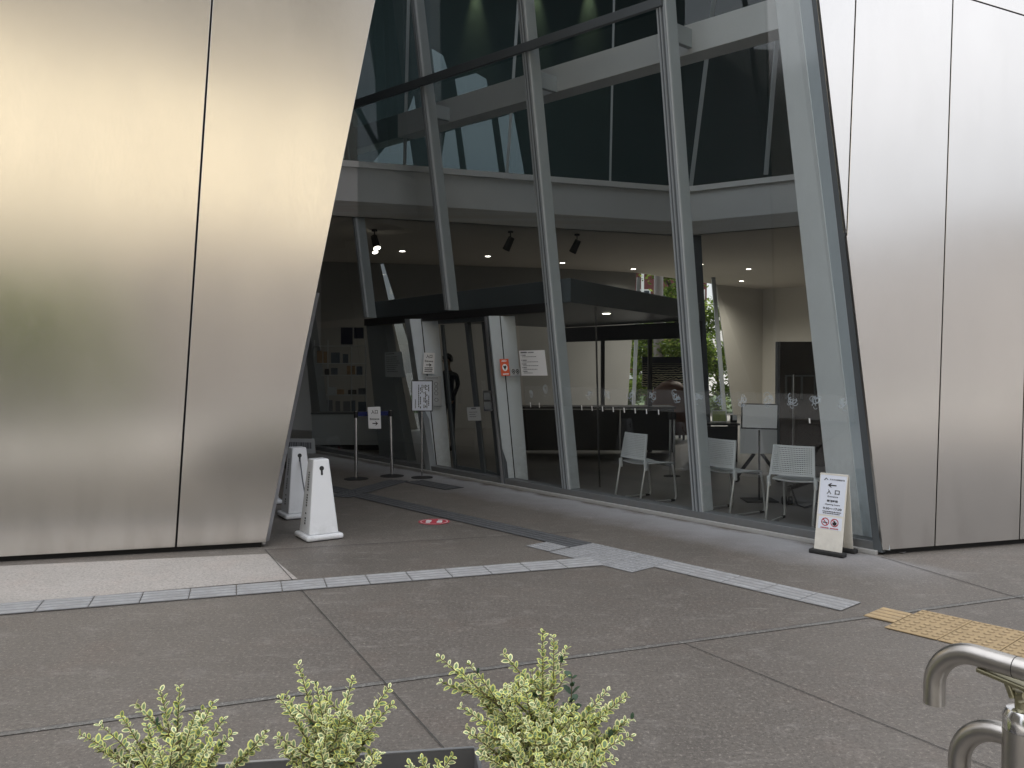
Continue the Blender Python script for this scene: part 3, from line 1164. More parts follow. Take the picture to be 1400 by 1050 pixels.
d1 = col_prism(1, [(560, 436), (598.5, 436), (618, 649), (590.5, 650)], 0, .10, 'door_paint', 'door_column')
col_prism(1, [(575.3, 436), (576.6, 436), (598.8, 649), (597.4, 649)], -.004, .006, 'joint', 'seam', d1, 0)
px_prism([(553, 436), (559.5, 436), (590, 650), (583, 650.5)], -.01, .10, 'frame_mid', 'door_column_side')
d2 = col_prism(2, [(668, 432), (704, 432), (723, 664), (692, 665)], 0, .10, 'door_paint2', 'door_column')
col_prism(2, [(683, 432), (684.2, 432), (705.6, 664), (704.3, 664)], -.004, .006, 'joint', 'seam', d2, 0)
px_prism([(663.5, 432), (667.6, 432), (691.5, 665), (687.5, 665.5)], -.004, .06, 'frame_dark', 'door_column_side')
px_prism([(661.5, 433), (663.2, 433), (687.2, 665.5), (685.6, 665.5)], -.03, .05, 'edge_steel', 'door_edge_strip', None, .001)
px_prism([(500, 440), (524, 440), (560, 645), (521, 646)], .30, .16, 'frame_mid', 'raking_column')
px_prism([(413, 430), (421, 430), (446, 627), (432, 628)], .30, .16, 'frame_mid', 'raking_column')
# lower glazing left of the door
sD1 = fs(Fp(590, 648))
pLow = pane(sD1 + .02, sL, sL, fs(Fp(556, 440)), ZS, ZC - .12)
# pane right of the door, between the second door column and mullion A
pDA = pane(ML['A'].s(ZS), fs(Fp(723, 662)), fs(Fp(704, 434)), ML['A'].s(ZC), ZS, ZC)

# entrance door: header, two sliding leaves of glass
hd = px_prism([(598, 436), (664, 432), (665, 439), (599, 443)], .05, .10, 'fascia', 'door_header')
for q0, q1, q2, q3, of in (((602, 444), (640, 442), (664, 656), (621, 650), .09), ((638, 441), (663, 440), (686, 662), (661, 656), .13)):
    lf = MB().prism([Fp(q0[0], q0[1], of), Fp(q0[0] + 3.2, q0[1], of), Fp(q3[0] + 3.2, q3[1], of), Fp(q3[0], q3[1], of)], -FN * .03)
    lf.prism([Fp(q1[0] - 5, q1[1], of), Fp(q1[0], q1[1], of), Fp(q2[0], q2[1], of), Fp(q2[0] - 5, q2[1], of)], -FN * .03)
    lf.prism([Fp(q3[0] + 3.3, q3[1] - 14, of), Fp(q2[0] - 5.1, q2[1] - 14, of), Fp(q2[0] - 5.1, q2[1], of), Fp(q3[0] + 3.3, q3[1], of)], -FN * .03)
    lf = lf.build('sliding_door', M['fascia'], bld)
    MB().poly([Fp(q0[0], q0[1], of + .015), Fp(q1[0], q1[1], of + .015), Fp(q2[0], q2[1], of + .015), Fp(q3[0], q3[1], of + .015)]).build('door_glass', M['glass'], lf, recalc=False)
tp = Sheet(Fp(660, 534, .06), Fp(671.5, 534, .06), Fp(673.5, 562, .06), Fp(661.5, 562, .06))
o = tp.board(.02).build('touch_plate', M['chrome'], bld)
mb = MB()
tp.rect(mb, .12, .1, .88, .45)
tp.rect(mb, .12, .55, .88, .92)
mb.build('plate_face', M['frame_mid'], o, recalc=False)

# vestibule: roof slab, fascias, far lintel, posts
fa = [Fp(497, 404.5), Fp(764, 384)]
zt, zb_ = 2.60, 2.31
sa_, sb_ = fs(fa[0]), fs(fa[1])
vr = dep(958, 430, 13.9)
far_r = V((vr.x, 13.9, 0))
far_l = far_r + U * 3.5
n0, n1 = FS(sa_, 0, .19), FS(sb_, 0, .19)
ring_ = [n0, n1, far_r, far_l]
MB().prism([V((p.x, p.y, zb_)) for p in ring_], V((0, 0, zt - zb_))).build('vestibule_roof', M['fascia'], bld, bevel=.01)
sq_ = fs(Fp(747, 428))
MB().prism([FS(sa_ - .02, 2.20, .0), FS(sq_, 2.20, .0), FS(sq_, 2.306, .0), FS(sa_ - .02, 2.306, .0)], -FN * .14).build('entrance_lintel', M['black'], bld)
fl = U * .06
mb = MB().beam(far_r + V((0, 0, 2.16)), far_r + U * 3.4 + V((0, 0, 2.16)), .10, .28)
mb.build('vestibule_lintel', M['black'], bld)
mb = MB()
for s in (.02, 1.12, 2.3):
    mb2 = MB().beam(far_r + U * s + V((0, 0, .0)), far_r + U * s + V((0, 0, 2.03)), .09, .07, up=(1, 0, 0))
    mb2.build('vestibule_post', M['black'], bld)
p820 = gnd(820, 667)
MB().beam(V((p820.x, p820.y, 0)), V((p820.x - .06, p820.y, 2.3)), .03, .02, up=(1, 0, 0)).build('vestibule_post', M['black'], bld)

# --- interior shell
HC = 4.0
VL, VC, VR = gnd(500, 297, HC), gnd(935, 322, HC), gnd(1100, 308, HC)
VLx = VC + (VL - VC) * 1.6
VRx = VC + (VR - VC) * 2.6
back_px = [(761, 367), (870, 373), (979, 389), (1043, 396), (1100, 391)]
BK = [gnd(x, y, HC) for x, y in back_px]
W0b = V((-4.5, 19.5, HC))
W0c = V((-12, 24, HC))
WE = BK[4] + (BK[4] - BK[3]) * 4.5
ceil = [VLx, VC, VRx, WE, BK[4], BK[3], BK[2], BK[1], BK[0], W0b, W0c]
MB().prism(ceil, V((0, 0, .25))).build('ceiling', M['ceil'], bld, tri=True)
for a, b in ((VLx, VC), (VC, VRx)):
    t = (b - a).normalized()
    nn = V((t.y, -t.x, 0))
    if nn.y > 0:
        nn = -nn
    zl = 4.80
    MB().prism([a, b, V((b.x, b.y, zl)), V((a.x, a.y, zl))], -nn * .1).build('spandrel', M['spandrel'], bld)
    MB().prism([V((a.x, a.y, zl + .002)) + nn * .05, V((b.x, b.y, zl + .002)) + nn * .05, V((b.x, b.y, zl + .10)) + nn * .05, V((a.x, a.y, zl + .10)) + nn * .05], -nn * .14).build('ledge', M['white'], bld)
    MB().poly([V((a.x, a.y, zl + .1)), V((b.x, b.y, zl + .1)), V((b.x, b.y, 13.6)), V((a.x, a.y, 13.6))]).build('upper_glass', M['glass_dark'], bld, recalc=False)


def upper_line(a, b, P0, P1, w=.05):
    t = (P1 - P0).normalized()
    nn = V((t.y, -t.x, 0))
    pa, pb = onp(*a, P0, nn), onp(*b, P0, nn)
    top = extz(pa, pb, 13.0) if pb.z < 13 else pb
    MB().beam(pa, top, w, .05, up=(0, 1, 0)).build('upper_mullion', M['frame'], bld)


upper_line((834, 251), (837, 114), VL, VC, .035)
upper_line((693, 240), (699, 150), VL, VC, .05)
upper_line((553, 234), (557, 70), VL, VC, .05)
upper_line((944, 258), (966, 81), VC, VR, .07)
upper_line((1047, 239), (1062, 56), VC, VR, .07)

# lobby walls
slit_t = [gnd(520, 357, HC), gnd(526, 358, HC)]


def wall_quad(a, b, z0_, z1_, m_, name='interior_wall', a2=None, b2=None, t=.12):
    a2, b2 = a2 or a, b2 or b
    tt = (b - a).normalized()
    nn = V((tt.y, -tt.x, 0))
    if nn.y > 0:
        nn = -nn
    poly = [V((a.x, a.y, z0_)), V((b.x, b.y, z0_)), V((b2.x, b2.y, z1_)), V((a2.x, a2.y, z1_))]
    return MB().prism(poly, -nn * t).build(name, M[m_], bld)


wt = (BK[0] - W0b).normalized()
wn = V((wt.y, -wt.x, 0))


def W0p(px, py):
    return onp(px, py, W0b, wn)


# slanted slit in the left back wall
sl = (extz(W0p(521, 365), W0p(556, 520), 0), extz(W0p(521, 365), W0p(556, 520), HC))
sr = (extz(W0p(524, 358), W0p(575, 520), 0), extz(W0p(524, 358), W0p(575, 520), HC))
wall_quad(W0b, sl[0], 0, HC, 'wall_dark', b2=sl[1])
wall_quad(sr[0], BK[0], 0, HC, 'wall_dark', a2=sr[1])
wall_quad(W0c, W0b, 0, HC, 'wall_dark')
MB().poly([sl[0] + wn * -.03, sr[0] + wn * -.03, sr[1] + wn * -.03, sl[1] + wn * -.03]).build('slit_glass', M['glass_slit'], bld, recalc=False)
wall_quad(BK[0], V((BK[1].x - .25, BK[1].y, 0)), 0, HC, 'wall_dark', b2=BK[1])
# slit to the planting behind, right side leans
rb = onp(1003, 560, BK[2], V((.8, -.6, 0)))
wall_quad(V((rb.x, rb.y, 0)), BK[3], 0, HC, 'wall', a2=BK[2])
wall_quad(BK[3], BK[4], 0, HC, 'wall')
wall_quad(BK[4], WE, 0, HC, 'wall')
# closing side walls
MB().prism([V((RP0.x + .4, RP0.y + .4, 0)), V((WE.x + 1, WE.y - 4, 0)), V((WE.x + 1, WE.y - 4, TOP)), V((RP0.x - .2, RP0.y + .4, TOP))], V((.1, -.1, 0))).build('interior_wall', M['wall'], bld)
MB().prism([V((WE.x + 1, WE.y - 4, 0)), V((WE.x + 1, WE.y + 2, 0)), V((WE.x + 1, WE.y + 2, TOP)), V((WE.x + 1, WE.y - 4, TOP))], V((.1, 0, 0))).build('interior_wall', M['wall'], bld)
# slit glazing frame
for a, b, w in (((873, 380), (866, 560), .09), ((975, 378), (990, 560), .10), ((956, 378), (962, 560), .05)):
    pa, pb = dep(*a, 23.0), dep(*b, 23.0)
    MB().beam(extz(pa, pb, 0), extz(pa, pb, HC), w, .1, up=(0, 1, 0)).build('slit_post', M['frame_mid'], bld)
# lobby floor
MB().poly([FS(-.1, .008, .17), FS(sL, .008, .17), V((W0c.x, W0c.y, .008)), V((W0b.x, W0b.y, .008)), V((BK[0].x, BK[0].y, .008)), V((BK[1].x, BK[1].y, .008)),
           V((BK[2].x, BK[2].y, .008)), V((BK[3].x, BK[3].y, .008)), V((BK[4].x, BK[4].y, .008)), V((WE.x, WE.y, .008))]).build('floor', M['lobby_floor'], bld, tri=True)
# interior column behind mullion B
ca, cb = dep(949, 327, 15.7), dep(963, 600, 15.7)
MB().beam(extz(ca, cb, 0), extz(ca, cb, HC + .1), .22, .22, up=(0, 1, 0)).build('interior_column', M['frame_dark'], bld)

# upper storey back wall with the sky openings
YU = 21.5


def hole_wall(outer, holes, Y, t, m_, name):
    bm = bmesh.new()
    for lp in [outer] + holes:
        vs = [bm.verts.new(p) for p in lp]
        for i in range(len(vs)):
            bm.edges.new((vs[i], vs[(i + 1) % len(vs)]))
    bmesh.ops.triangle_fill(bm, use_beauty=True, edges=bm.edges[:])
    vs = [v.co.copy() for v in bm.verts]
    bm.verts.index_update()
    fs2 = [[v.index for v in f.verts] for f in bm.faces]
    bm.free()
    mb = MB().add(vs, fs2)
    return mb.build(name, M[m_], bld, recalc=False)


hz = [[(600, 240), (609, 181), (622, 177), (630, 238)],
      [(639, 239), (630, 174), (672, 163), (683, 242)],
      [(692, 243), (681, 161), (702, 155), (718, 244)],
      [(626, 134), (622, 108), (651, 100), (665, 108), (667, 122)],
      [(594, 100), (590, 66), (606, 76), (612, 96)],
      [(505, 228), (528, 200), (560, 190), (566, 232)],
      [(548, 178), (566, 130), (572, 172)]]
holes = [[dep(x, y, YU) for x, y in h] for h in hz]
zlo = HC + .2
outer = [V((-14, YU, zlo)), V((16, YU, zlo)), V((16, YU, TOP)), V((-14, YU, TOP))]
holes = [[V((p.x, YU, max(p.z, zlo + .05))) for p in h] for h in holes]
MB().poly([V((-9, YU + .15, zlo)), V((6, YU + .15, zlo)), V((6, YU + .15, 13)), V((-9, YU + .15, 13))]).build('upper_dimming_glass', M['glass_slit'], bld, recalc=False)  # extra dark pane added to dim the sky in the openings
hole_wall(outer, holes, YU, .1, 'wall_black', 'upper_wall')
# roof edge pulled back, unseen, as an added skylight gap; side walls up high
rp = [V((-14, 17.2, TOP)), FS(sL, TOP, 1.3), FS(1.2, TOP, 1.3), V((6, 9.0, TOP)), V((14, 10.0, TOP)), V((16, 27, TOP)), V((-14, 27, TOP))]  # recess left uncovered to let more sky light in
MB().prism(rp, V((0, 0, .3))).build('roof', M['wall_black'], bld, tri=True)
MB().prism([V((16, 8, 0)), V((16, 22, 0)), V((16, 22, TOP)), V((16, 8, TOP))], V((.2, 0, 0))).build('outer_wall', M['wall_black'], bld)
MB().prism([V((-14, 17.5, HC)), V((-14, 24, HC)), V((-14, 24, TOP)), V((-14, 17.5, TOP))], V((-.2, 0, 0))).build('outer_wall', M['wall_black'], bld)

# --- film band and decals on the glass
zf0, zf1 = 1.075, 1.30


def film(par, s0, s1):
    MB().poly([FS(s0, zf0, .026), FS(s1, zf0, .026), FS(s1, zf1, .026), FS(s0, zf1, .026)]).build('frosted_band', M['veil'], par, recalc=False)


film(pBR, ML['R'].s(1.2) + .1, ML['B'].s(1.2) - MW)
film(pAB, ML['B'].s(1.2), ML['A'].s(1.2) - MW)
film(pDA, ML['A'].s(1.2), fs(Fp(716, 545)))


def decal(par, px, py, seed):
    rr = random.Random(seed)
    p = Fp(px, py)
    s, z = fs(p), p.z
    mb = MB()

    def arc(cx, cy, r, a0, a1, t=.006, n=10):
        for k in range(n):
            a, b = a0 + (a1 - a0) * k / n, a0 + (a1 - a0) * (k + 1) / n
            mb.poly([FS(s - cx - q * math.cos(e), z + cy + q * math.sin(e), .024) for q, e in ((r, a), (r, b), (r - t, b), (r - t, a))])
    for k in range(rr.randint(6, 9)):
        a = rr.uniform(0, 6.28)
        d = rr.uniform(.0, .045)
        a0 = rr.uniform(0, 6)
        arc(d * math.cos(a), d * math.sin(a), rr.uniform(.014, .04), a0, a0 + rr.uniform(2.5, 6), rr.uniform(.006, .010))
    arc(rr.uniform(-.02, .02), -.05, .02, 2.8, 6.0, .006)
    mb.build('bird_decal', M['decal'], par, recalc=False)


for i, (px, py, par) in enumerate(((724, 536, pDA), (744, 535, pDA), (803, 538, pAB), (829, 539, pAB), (861, 540, pAB), (890, 541, pAB), (922, 542, pAB),
                                   (952, 544, pBR), (981, 545, pBR), (1014, 546, pBR), (1048, 547, pBR), (1080, 548, pBR), (1113, 549, pBR), (1151, 551, pBR))):
    decal(par, px, py, i + 3)
for par, xs in ((pDA, (723, 735)), (pAB, (793, 807, 821.5, 836, 851, 866, 881.5, 898)), (pBR, (1104.5,))):
    for x in xs:
        y = 553.5 + (x - 723) * .0575
        p, q = Fp(x, y - 3.4), Fp(x + .6, y + 3.4)
        mb = MB().poly([FS(fs(p) + .007, p.z, .024), FS(fs(p) - .007, p.z, .024), FS(fs(q) - .007, q.z, .024), FS(fs(q) + .007, q.z, .024)])
        mb.build('dash_decal', M['white'], par, recalc=False)

# ---------------------------------------------------------------- lights inside the lobby
def lamp(name, kind, loc, energy, col=(1, .93, .82), size=None, blend=.6, rot=(0, 0, 0), rad=.05):
    l = bpy.data.lights.new(name, kind)
    l.energy = energy
    l.color = col
    if kind == 'SPOT':
        l.spot_size = size
        l.spot_blend = blend
    l.shadow_soft_size = rad
    o = bpy.data.objects.new(name, l)
    COL.objects.link(o)
    o.location = loc
    o.rotation_euler = rot
    return o


dl = [(550, 343, 'above the left end of the lobby'), (667, 350, 'between the two unlit track spotlights'), (769, 359, 'below the right track spotlight'), (866, 367.5, 'above the brick building seen through the slit'),
      (958, 361, 'beside the dark leaning column'), (1023.5, 367.5, 'above the pale corner wall at right'), (1013.6, 384, 'nearest the corner of the pale walls')]
first = None
for px, py, wh in dl:
    p = gnd(px, py, HC)
    lb = 'small round recessed ceiling light ' + wh
    if first is None:
        t = thing('downlight', lb, 'ceiling light', (p.x, p.y, HC), 'recessed lights in the lobby ceiling')
        MB().lathe((0, 0, -.008), [(.075, 0), (.075, .006)], 20).build('trim_ring', M['white'], t, local=True)
        MB().lathe((0, 0, -.012), [(.058, 0), (.058, .0035)], 20).build('lens', M['lamp'], t, local=True)
        first = t
    else:
        dup(first, (p.x, p.y, HC), None, lb)
    lamp('downlight_lamp', 'SPOT', (p.x, p.y, HC - .04), (400 if px > 900 else (60 if px > 800 else 36)), size=R(150), blend=1, rad=.09)
p = gnd(829, 428, zb_)
t = dup(first, (p.x, p.y, zb_), None, 'small round recessed ceiling light under the dark vestibule roof')
p = gnd(454, 412, HC)
t = dup(first, (p.x, p.y, HC), None, 'small round recessed ceiling light at far left beside the steel edge')


def track(px, py, lit, lab):
    p = gnd(px, py - 14, HC)
    t = thing('track_spotlight', lab, 'spotlight', (p.x, p.y, HC), 'spotlights hanging from the lobby ceiling')
    MB().lathe((p.x, p.y, HC - .12), [(.05, .09), (.05, .119)], 14).build('mount', M['rubber'], t)
    MB().tube([(p.x, p.y, HC - .03), (p.x, p.y, HC - .16)], .012).build('stem', M['rubber'], t)
    ax = V((.28, -.35, -.9)).normalized() if lit else V((-.4, .25, -.85)).normalized()
    c = V((p.x, p.y, HC - .16))
    MB().tube([c - ax * .05, c + ax * .20], [.058, .07], 14).build('lamp_head', M['rubber'], t)
    if lit:
        MB().tube([c + ax * .201, c + ax * .206], .062, 14).build('lens', M['lamp'], t)
        MB().tube([c + ax * .05 + V((0, 0, -.20)), c + ax * .056 + V((0, 0, -.20))], .05, 14).build('lens', M['lamp'], t)


track(512, 328, True, 'lit track spotlight with two glowing lenses near the left end of the lobby')
track(698, 330, False, 'unlit track spotlight seen between the middle mullions')
track(789, 334, False, 'unlit track spotlight seen right of the middle mullion')

# wall washers in the upper storey, out of the top of the picture
for px in (650, 733, 806):
    p = dep(px, -42, YU - .15)
    t = thing('wall_washer', {650: 'leftmost', 733: 'middle', 806: 'rightmost'}[px] + ' of three wall washers lighting the dark upper wall from above', 'wall light', p, 'wall washers on the upper wall')
    MB().tube([p + V((0, 0, .02)), p + V((0, 0, .22))], .06, 12).build('lamp_body', M['rubber'], t)
    MB().beam(p + V((0, 0, .18)), p + V((0, .14, .18)), .03, .03).build('arm', M['rubber'], t)
    lamp('wall_washer_lamp', 'SPOT', p, 170, (1, .92, .50), R(30), 1, (R(4), 0, 0), .03)

# ---------------------------------------------------------------- signs and notices
def notice(name, lab, cat, sheet, base='paper', t=.002):
    o = thing(name, lab, cat, sheet.at(.5, 1, 0))
    sheet.board(t).build('sheet', M[base], o)
    return o


# entrance sign on the first door column
sh = Sheet(Dp(1, 579.5, 482, -.08), Dp(1, 594.5, 482.5, -.08), Dp(1, 593.5, 511, -.08), Dp(1, 578, 511, -.08))
o = notice('entrance_sign', 'white entrance sign with right arrow taped high on the left door column', 'sign', sh)
mb = MB()
sh.text(mb, '入口', .22, .09, .78, .25)
sh.text(mb, 'Entrance', .14, .35, .86, .44)
sh.arrow(mb, .5, .58, .5, .14)
sh.lines(mb, .14, .86, .70, .95, 3, .5, .1, seed=4)
mb.build('lettering', M['ink'], o, recalc=False)
# pale notice below it
sh = Sheet(Dp(1, 582, 514, -.07), Dp(1, 603, 514.5, -.07), Dp(1, 604, 555, -.07), Dp(1, 583, 554, -.07))
o = notice('notice', 'pale grey notice with small round pictograms on the left door column', 'notice', sh, 'paper_grey')
mb = MB()
sh.lines(mb, .1, .9, .04, .12, 2, .4, .2, seed=5)
for v in (.26, .43, .58, .80):
    sh.ring(mb, .66, v, .13, .065, .75)
sh.lines(mb, .55, .85, .34, .37, 1, seed=6)
mb.build('lettering', M['ink_grey'], o, recalc=False)
# framed notice on a stand
c = gnd(577, 653)
t = thing('sign_stand', 'black framed notice in vertical script on a slim pole stand before the door column', 'sign stand', (c.x, c.y, 0))
MB().lathe((c.x, c.y, 0), [(.15, 0), (.15, .008), (.03, .018)], 24).build('base', M['rubber'], t)
MB().tube([(c.x, c.y, .012), (c.x, c.y, 1.08)], .012).build('pole', M['chrome'], t)
Yf = c.y - .02
sh = Sheet(dep(562.5, 520, Yf), dep(591.5, 520, Yf), dep(591.5, 562.5, Yf), dep(562.5, 562.5, Yf))
sh.board(.02).build('frame', M['black'], t)
s2 = Sheet(sh.at(.04, .03, .004), sh.at(.96, .03, .004), sh.at(.96, .97, .004), sh.at(.04, .97, .004))
pp = s2.board(.003).build('sheet', M['paper_blue'], t)
mb = MB()
rr = random.Random(5)
for i, u in enumerate((.82, .73, .66, .58, .48, .40, .31)):
    v, end = .12 + .02 * (i % 2), (.92 if i not in (4,) else .5) - rr.random() * .12
    while v < end:
        h = rr.uniform(.03, .07)
        if rr.random() < .82:
            s2.rect(mb, u, v, u + .045, v + h)
        v += h + .015
s2.lines(mb, .14, .19, .62, .93, 14, .7, .1, seed=8)
mb.build('lettering', M['ink'], pp, recalc=False)

# belt barrier: two posts, one carries the belt
pc = [gnd(487, 655), gnd(536, 651)]
for i, c in enumerate(pc):
    t = thing('stanchion', ('left chrome barrier post with navy belt drawn out to the right' if i == 0 else 'right chrome barrier post with black cap receiving the navy belt'), 'barrier post', (c.x, c.y, 0), 'belt barrier posts before the entrance')
    MB().lathe((c.x, c.y, 0), [(.165, 0), (.165, .008), (.05, .028), (.03, .03)], 28).build('base', M['rubber'], t)
    MB().tube([(c.x, c.y, .028), (c.x - .02 * i, c.y, .93)], .024, 14).build('post', M['chrome'], t)
    MB().tube([(c.x - .02 * i, c.y, .84), (c.x - .02 * i, c.y, .925)], .028, 14).build('belt_head', M['rubber'], t)
    if i == 0:
        q = pc[1]
        a, b = V((c.x + .03, c.y, .92)), V((q.x - .05, q.y, .915))
        MB().prism([a, b, b - V((0, 0, .06)), a - V((0, 0, .06))], V((0, -.003, 0))).build('belt', M['navy_belt'], t)
Yp = pc[0].y - .03
sh = Sheet(dep(502.5, 556.5, Yp), dep(520, 556, Yp), dep(521, 586, Yp), dep(504, 586, Yp))
o = notice('entrance_sign', 'white entrance sign with right arrow hung on the navy barrier belt', 'sign', sh)
mb = MB()
sh.text(mb, '入口', .26, .14, .78, .32)
sh.text(mb, 'Entrance', .14, .51, .88, .60)
sh.arrow(mb, .55, .76, .44, .18)
mb.build('lettering', M['ink'], o, recalc=False)

# defibrillator sticker, small icon label, long notice right of the door
sh = Sheet(Dp(2, 683, 491, -.08), Dp(2, 695, 490.5, -.08), Dp(2, 697.5, 513.5, -.08), Dp(2, 685.5, 514, -.08))
o = notice('defibrillator_sticker', 'orange red AED sticker with heart emblem on the right door column', 'sticker', sh, 'orange_red')
mb = MB()
sh.text(mb, 'AED', .18, .06, .76, .17)
sh.disc(mb, .5, .51, .30, .21)
sh.lines(mb, .2, .9, .86, .95, 1, .8, .05, seed=9)
mb.build('lettering', M['paper'], o, recalc=False)
mb = MB()
sh.pts(mb, [(.5, .66), (.32, .47), (.36, .39), (.45, .39), (.5, .44), (.55, .39), (.64, .39), (.68, .47)], lift=.003)
mb.build('heart_emblem', M['ink'], o, recalc=False)
sh = Sheet(Dp(2, 698, 503.5, -.08), Dp(2, 710.5, 503.5, -.08), Dp(2, 711.8, 513, -.08), Dp(2, 699, 513, -.08))
o = notice('icon_label', 'small white label with two round prohibition icons beside the orange sticker', 'label', sh, 'paper_grey')
mb = MB()
for u in (.28, .72):
    sh.ring(mb, u, .45, .19, .33, .65)
    sh.disc(mb, u, .45, .07, .13)
    sh.lines(mb, u - .15, u + .15, .86, .95, 1, seed=3)
mb.build('lettering', M['ink'], o, recalc=False)
sh = Sheet(Fp(709.5, 479.5, .015), Fp(744.5, 478.5, .015), Fp(748.5, 513.5, .015), Fp(713, 513.5, .015))
o = notice('notice', 'large white notice of printed lines on the glass right of the door', 'notice', sh)
mb = MB()
sh.rect(mb, .06, .05, .30, .105)
sh.rect(mb, .31, .06, .33, .1)
sh.lines(mb, .36, .58, .06, .115, 1, .8, .05, seed=3)
for i, v in enumerate((.165, .37, .52, .665, .81)):
    sh.rect(mb, .06 + .005 * i, v, .09 + .005 * i, v + .03)
    sh.lines(mb, .12, .28, v, v + .05, 1, .8, .2, seed=20 + i)
    sh.lines(mb, .11, .72 if i != 4 else .5, v + .075, v + .11, 1, .6, .2, seed=30 + i)
mb.build('lettering', M['ink_grey'], o, recalc=False)
# dim notice seen on the glass left of the door, paper on the door
sh = Sheet(Fp(526, 482, .06), Fp(549, 480.5, .06), Fp(554, 516, .06), Fp(527, 515, .06))
o = notice('notice', 'dim grey notice on the glass between the raking column and the left door column', 'notice', sh, 'paper_grey')
mb = MB()
sh.lines(mb, .08, .6, .05, .1, 1, .8, .05, seed=2)
sh.lines(mb, .08, .9, .18, .85, 8, .35, .5, seed=12)
mb.build('lettering', M['ink_grey'], o, recalc=False)
sh = Sheet(Fp(638, 557, .08), Fp(656, 556, .08), Fp(658, 575, .08), Fp(640, 575, .08))
o = notice('paper', 'small dull paper taped on the sliding entrance door', 'paper', sh, 'paper_grey')
mb = MB()
sh.rect(mb, .35, .06, .7, .16)
sh.lines(mb, .15, .85, .35, .85, 3, .3, .4, seed=3)
mb.build('lettering', M['ink_grey'], o, recalc=False)

# A-frame sign at the right
f_l, f_r = gnd(1112.6, 755.5), gnd(1150.6, 762)
e1v = V((f_r.x - f_l.x, f_r.y - f_l.y, 0))
wd = e1v.length
e1v.normalize()
e2v = V((-e1v.y, e1v.x, 0))
if e2v.y < 0:
    e2v = -e2v
hgt, dpt = .655, .21
t = thing('floor_sign', 'cream A-frame floor sign with left arrow standing before the raking column', 'A-frame sign', (f_l + f_r) / 2)
base_z = .03
fl_, fr_ = f_l + ZUP * base_z, f_r + ZUP * base_z
ap_l, ap_r = f_l + e2v * dpt * .5 + ZUP * hgt, f_r + e2v * dpt * .5 + ZUP * hgt
sh = Sheet(ap_l, ap_r, fr_, fl_)
fpanel = sh.board(.008).build('front_panel', M['cream'], t, bevel=.002)
bl_, br_ = fl_ + e2v * dpt, fr_ + e2v * dpt
MB().prism([ap_l + e2v * .016, ap_r + e2v * .016, br_, bl_], e2v * .008).build('back_panel', M['cream'], t, bevel=.002)
MB().beam(ap_l + e2v * .008 - ZUP * .005, ap_r + e2v * .008 - ZUP * .005, .022, .012).build('hinge_cap', M['cream'], t)
for q0, q1 in ((f_l, f_r), (f_l + e2v * dpt, f_r + e2v * dpt)):
    MB().beam(q0 - e1v * .03 + ZUP * .018, q1 + e1v * .03 + ZUP * .018, .075, .036).build('foot', M['rubber'], t, bevel=.01)
s2 = Sheet(sh.at(.03, .02, .001), sh.at(.97, .02, .001), sh.at(.95, .535, .001), sh.at(.05, .535, .001))
pp = s2.board(.001).build('sheet', M['paper_blue'], t)
pap = Sheet(s2.at(0, 0, .0005), s2.at(1, 0, .0005), s2.at(1, 1, .0005), s2.at(0, 1, .0005))
mb = MB()
pap.text(mb, 'すみだ北斎美術館', .36, .085, .93, .125)
pap.pts(mb, [(.14, .13), (.22, .07), (.24, .075), (.18, .135)])
pap.pts(mb, [(.22, .07), (.30, .11), (.285, .125), (.215, .085)])
pap.arrow(mb, .47, .25, .34, .11, right=False)
pap.text(mb, '入', .28, .355, .46, .475)
pap.text(mb, '口', .60, .365, .78, .475)
pap.text(mb, 'Entrance', .33, .515, .74, .55)
pap.text(mb, '開館時間', .32, .615, .74, .675)
pap.text(mb, 'Opening hours', .25, .715, .83, .76)
pap.text(mb, '9:30〜17:30', .18, .81, .92, .865)
pap.lines(mb, .17, .92, .905, .94, 1, .6, .05, seed=4)
pap.lines(mb, .19, .9, .95, .99, 1, .5, .1, seed=5)
mb.build('lettering', M['ink'], pp, recalc=False)
mb = MB()
s3 = Sheet(sh.at(.08, .56, .001), sh.at(.92, .56, .001), sh.at(.92, .72, .001), sh.at(.08, .72, .001))
pp2 = s3.board(.001).build('pictogram_label', M['paper_blue'], t)
for u in (.30, .70):
    s3.ring(mb, u, .42, .17, .33, .78)
    s3.pts(mb, [(u - .11, .22), (u - .08, .17), (u + .11, .62), (u + .08, .67)])
    s3.lines(mb, u - .18, u + .18, .85, .95, 1, .9, .05, seed=int(u * 10))
mb.build('prohibition_sign', M['red'], pp2, recalc=False)
mb = MB()
s3.rect(mb, .20, .43, .40, .50, .003)
s3.pts(mb, [(.70, .22), (.76, .40), (.79, .36), (.79, .55), (.70, .66), (.61, .55), (.62, .38), (.66, .42)], .003)
mb.build('pictogram', M['ink'], pp2, recalc=False)

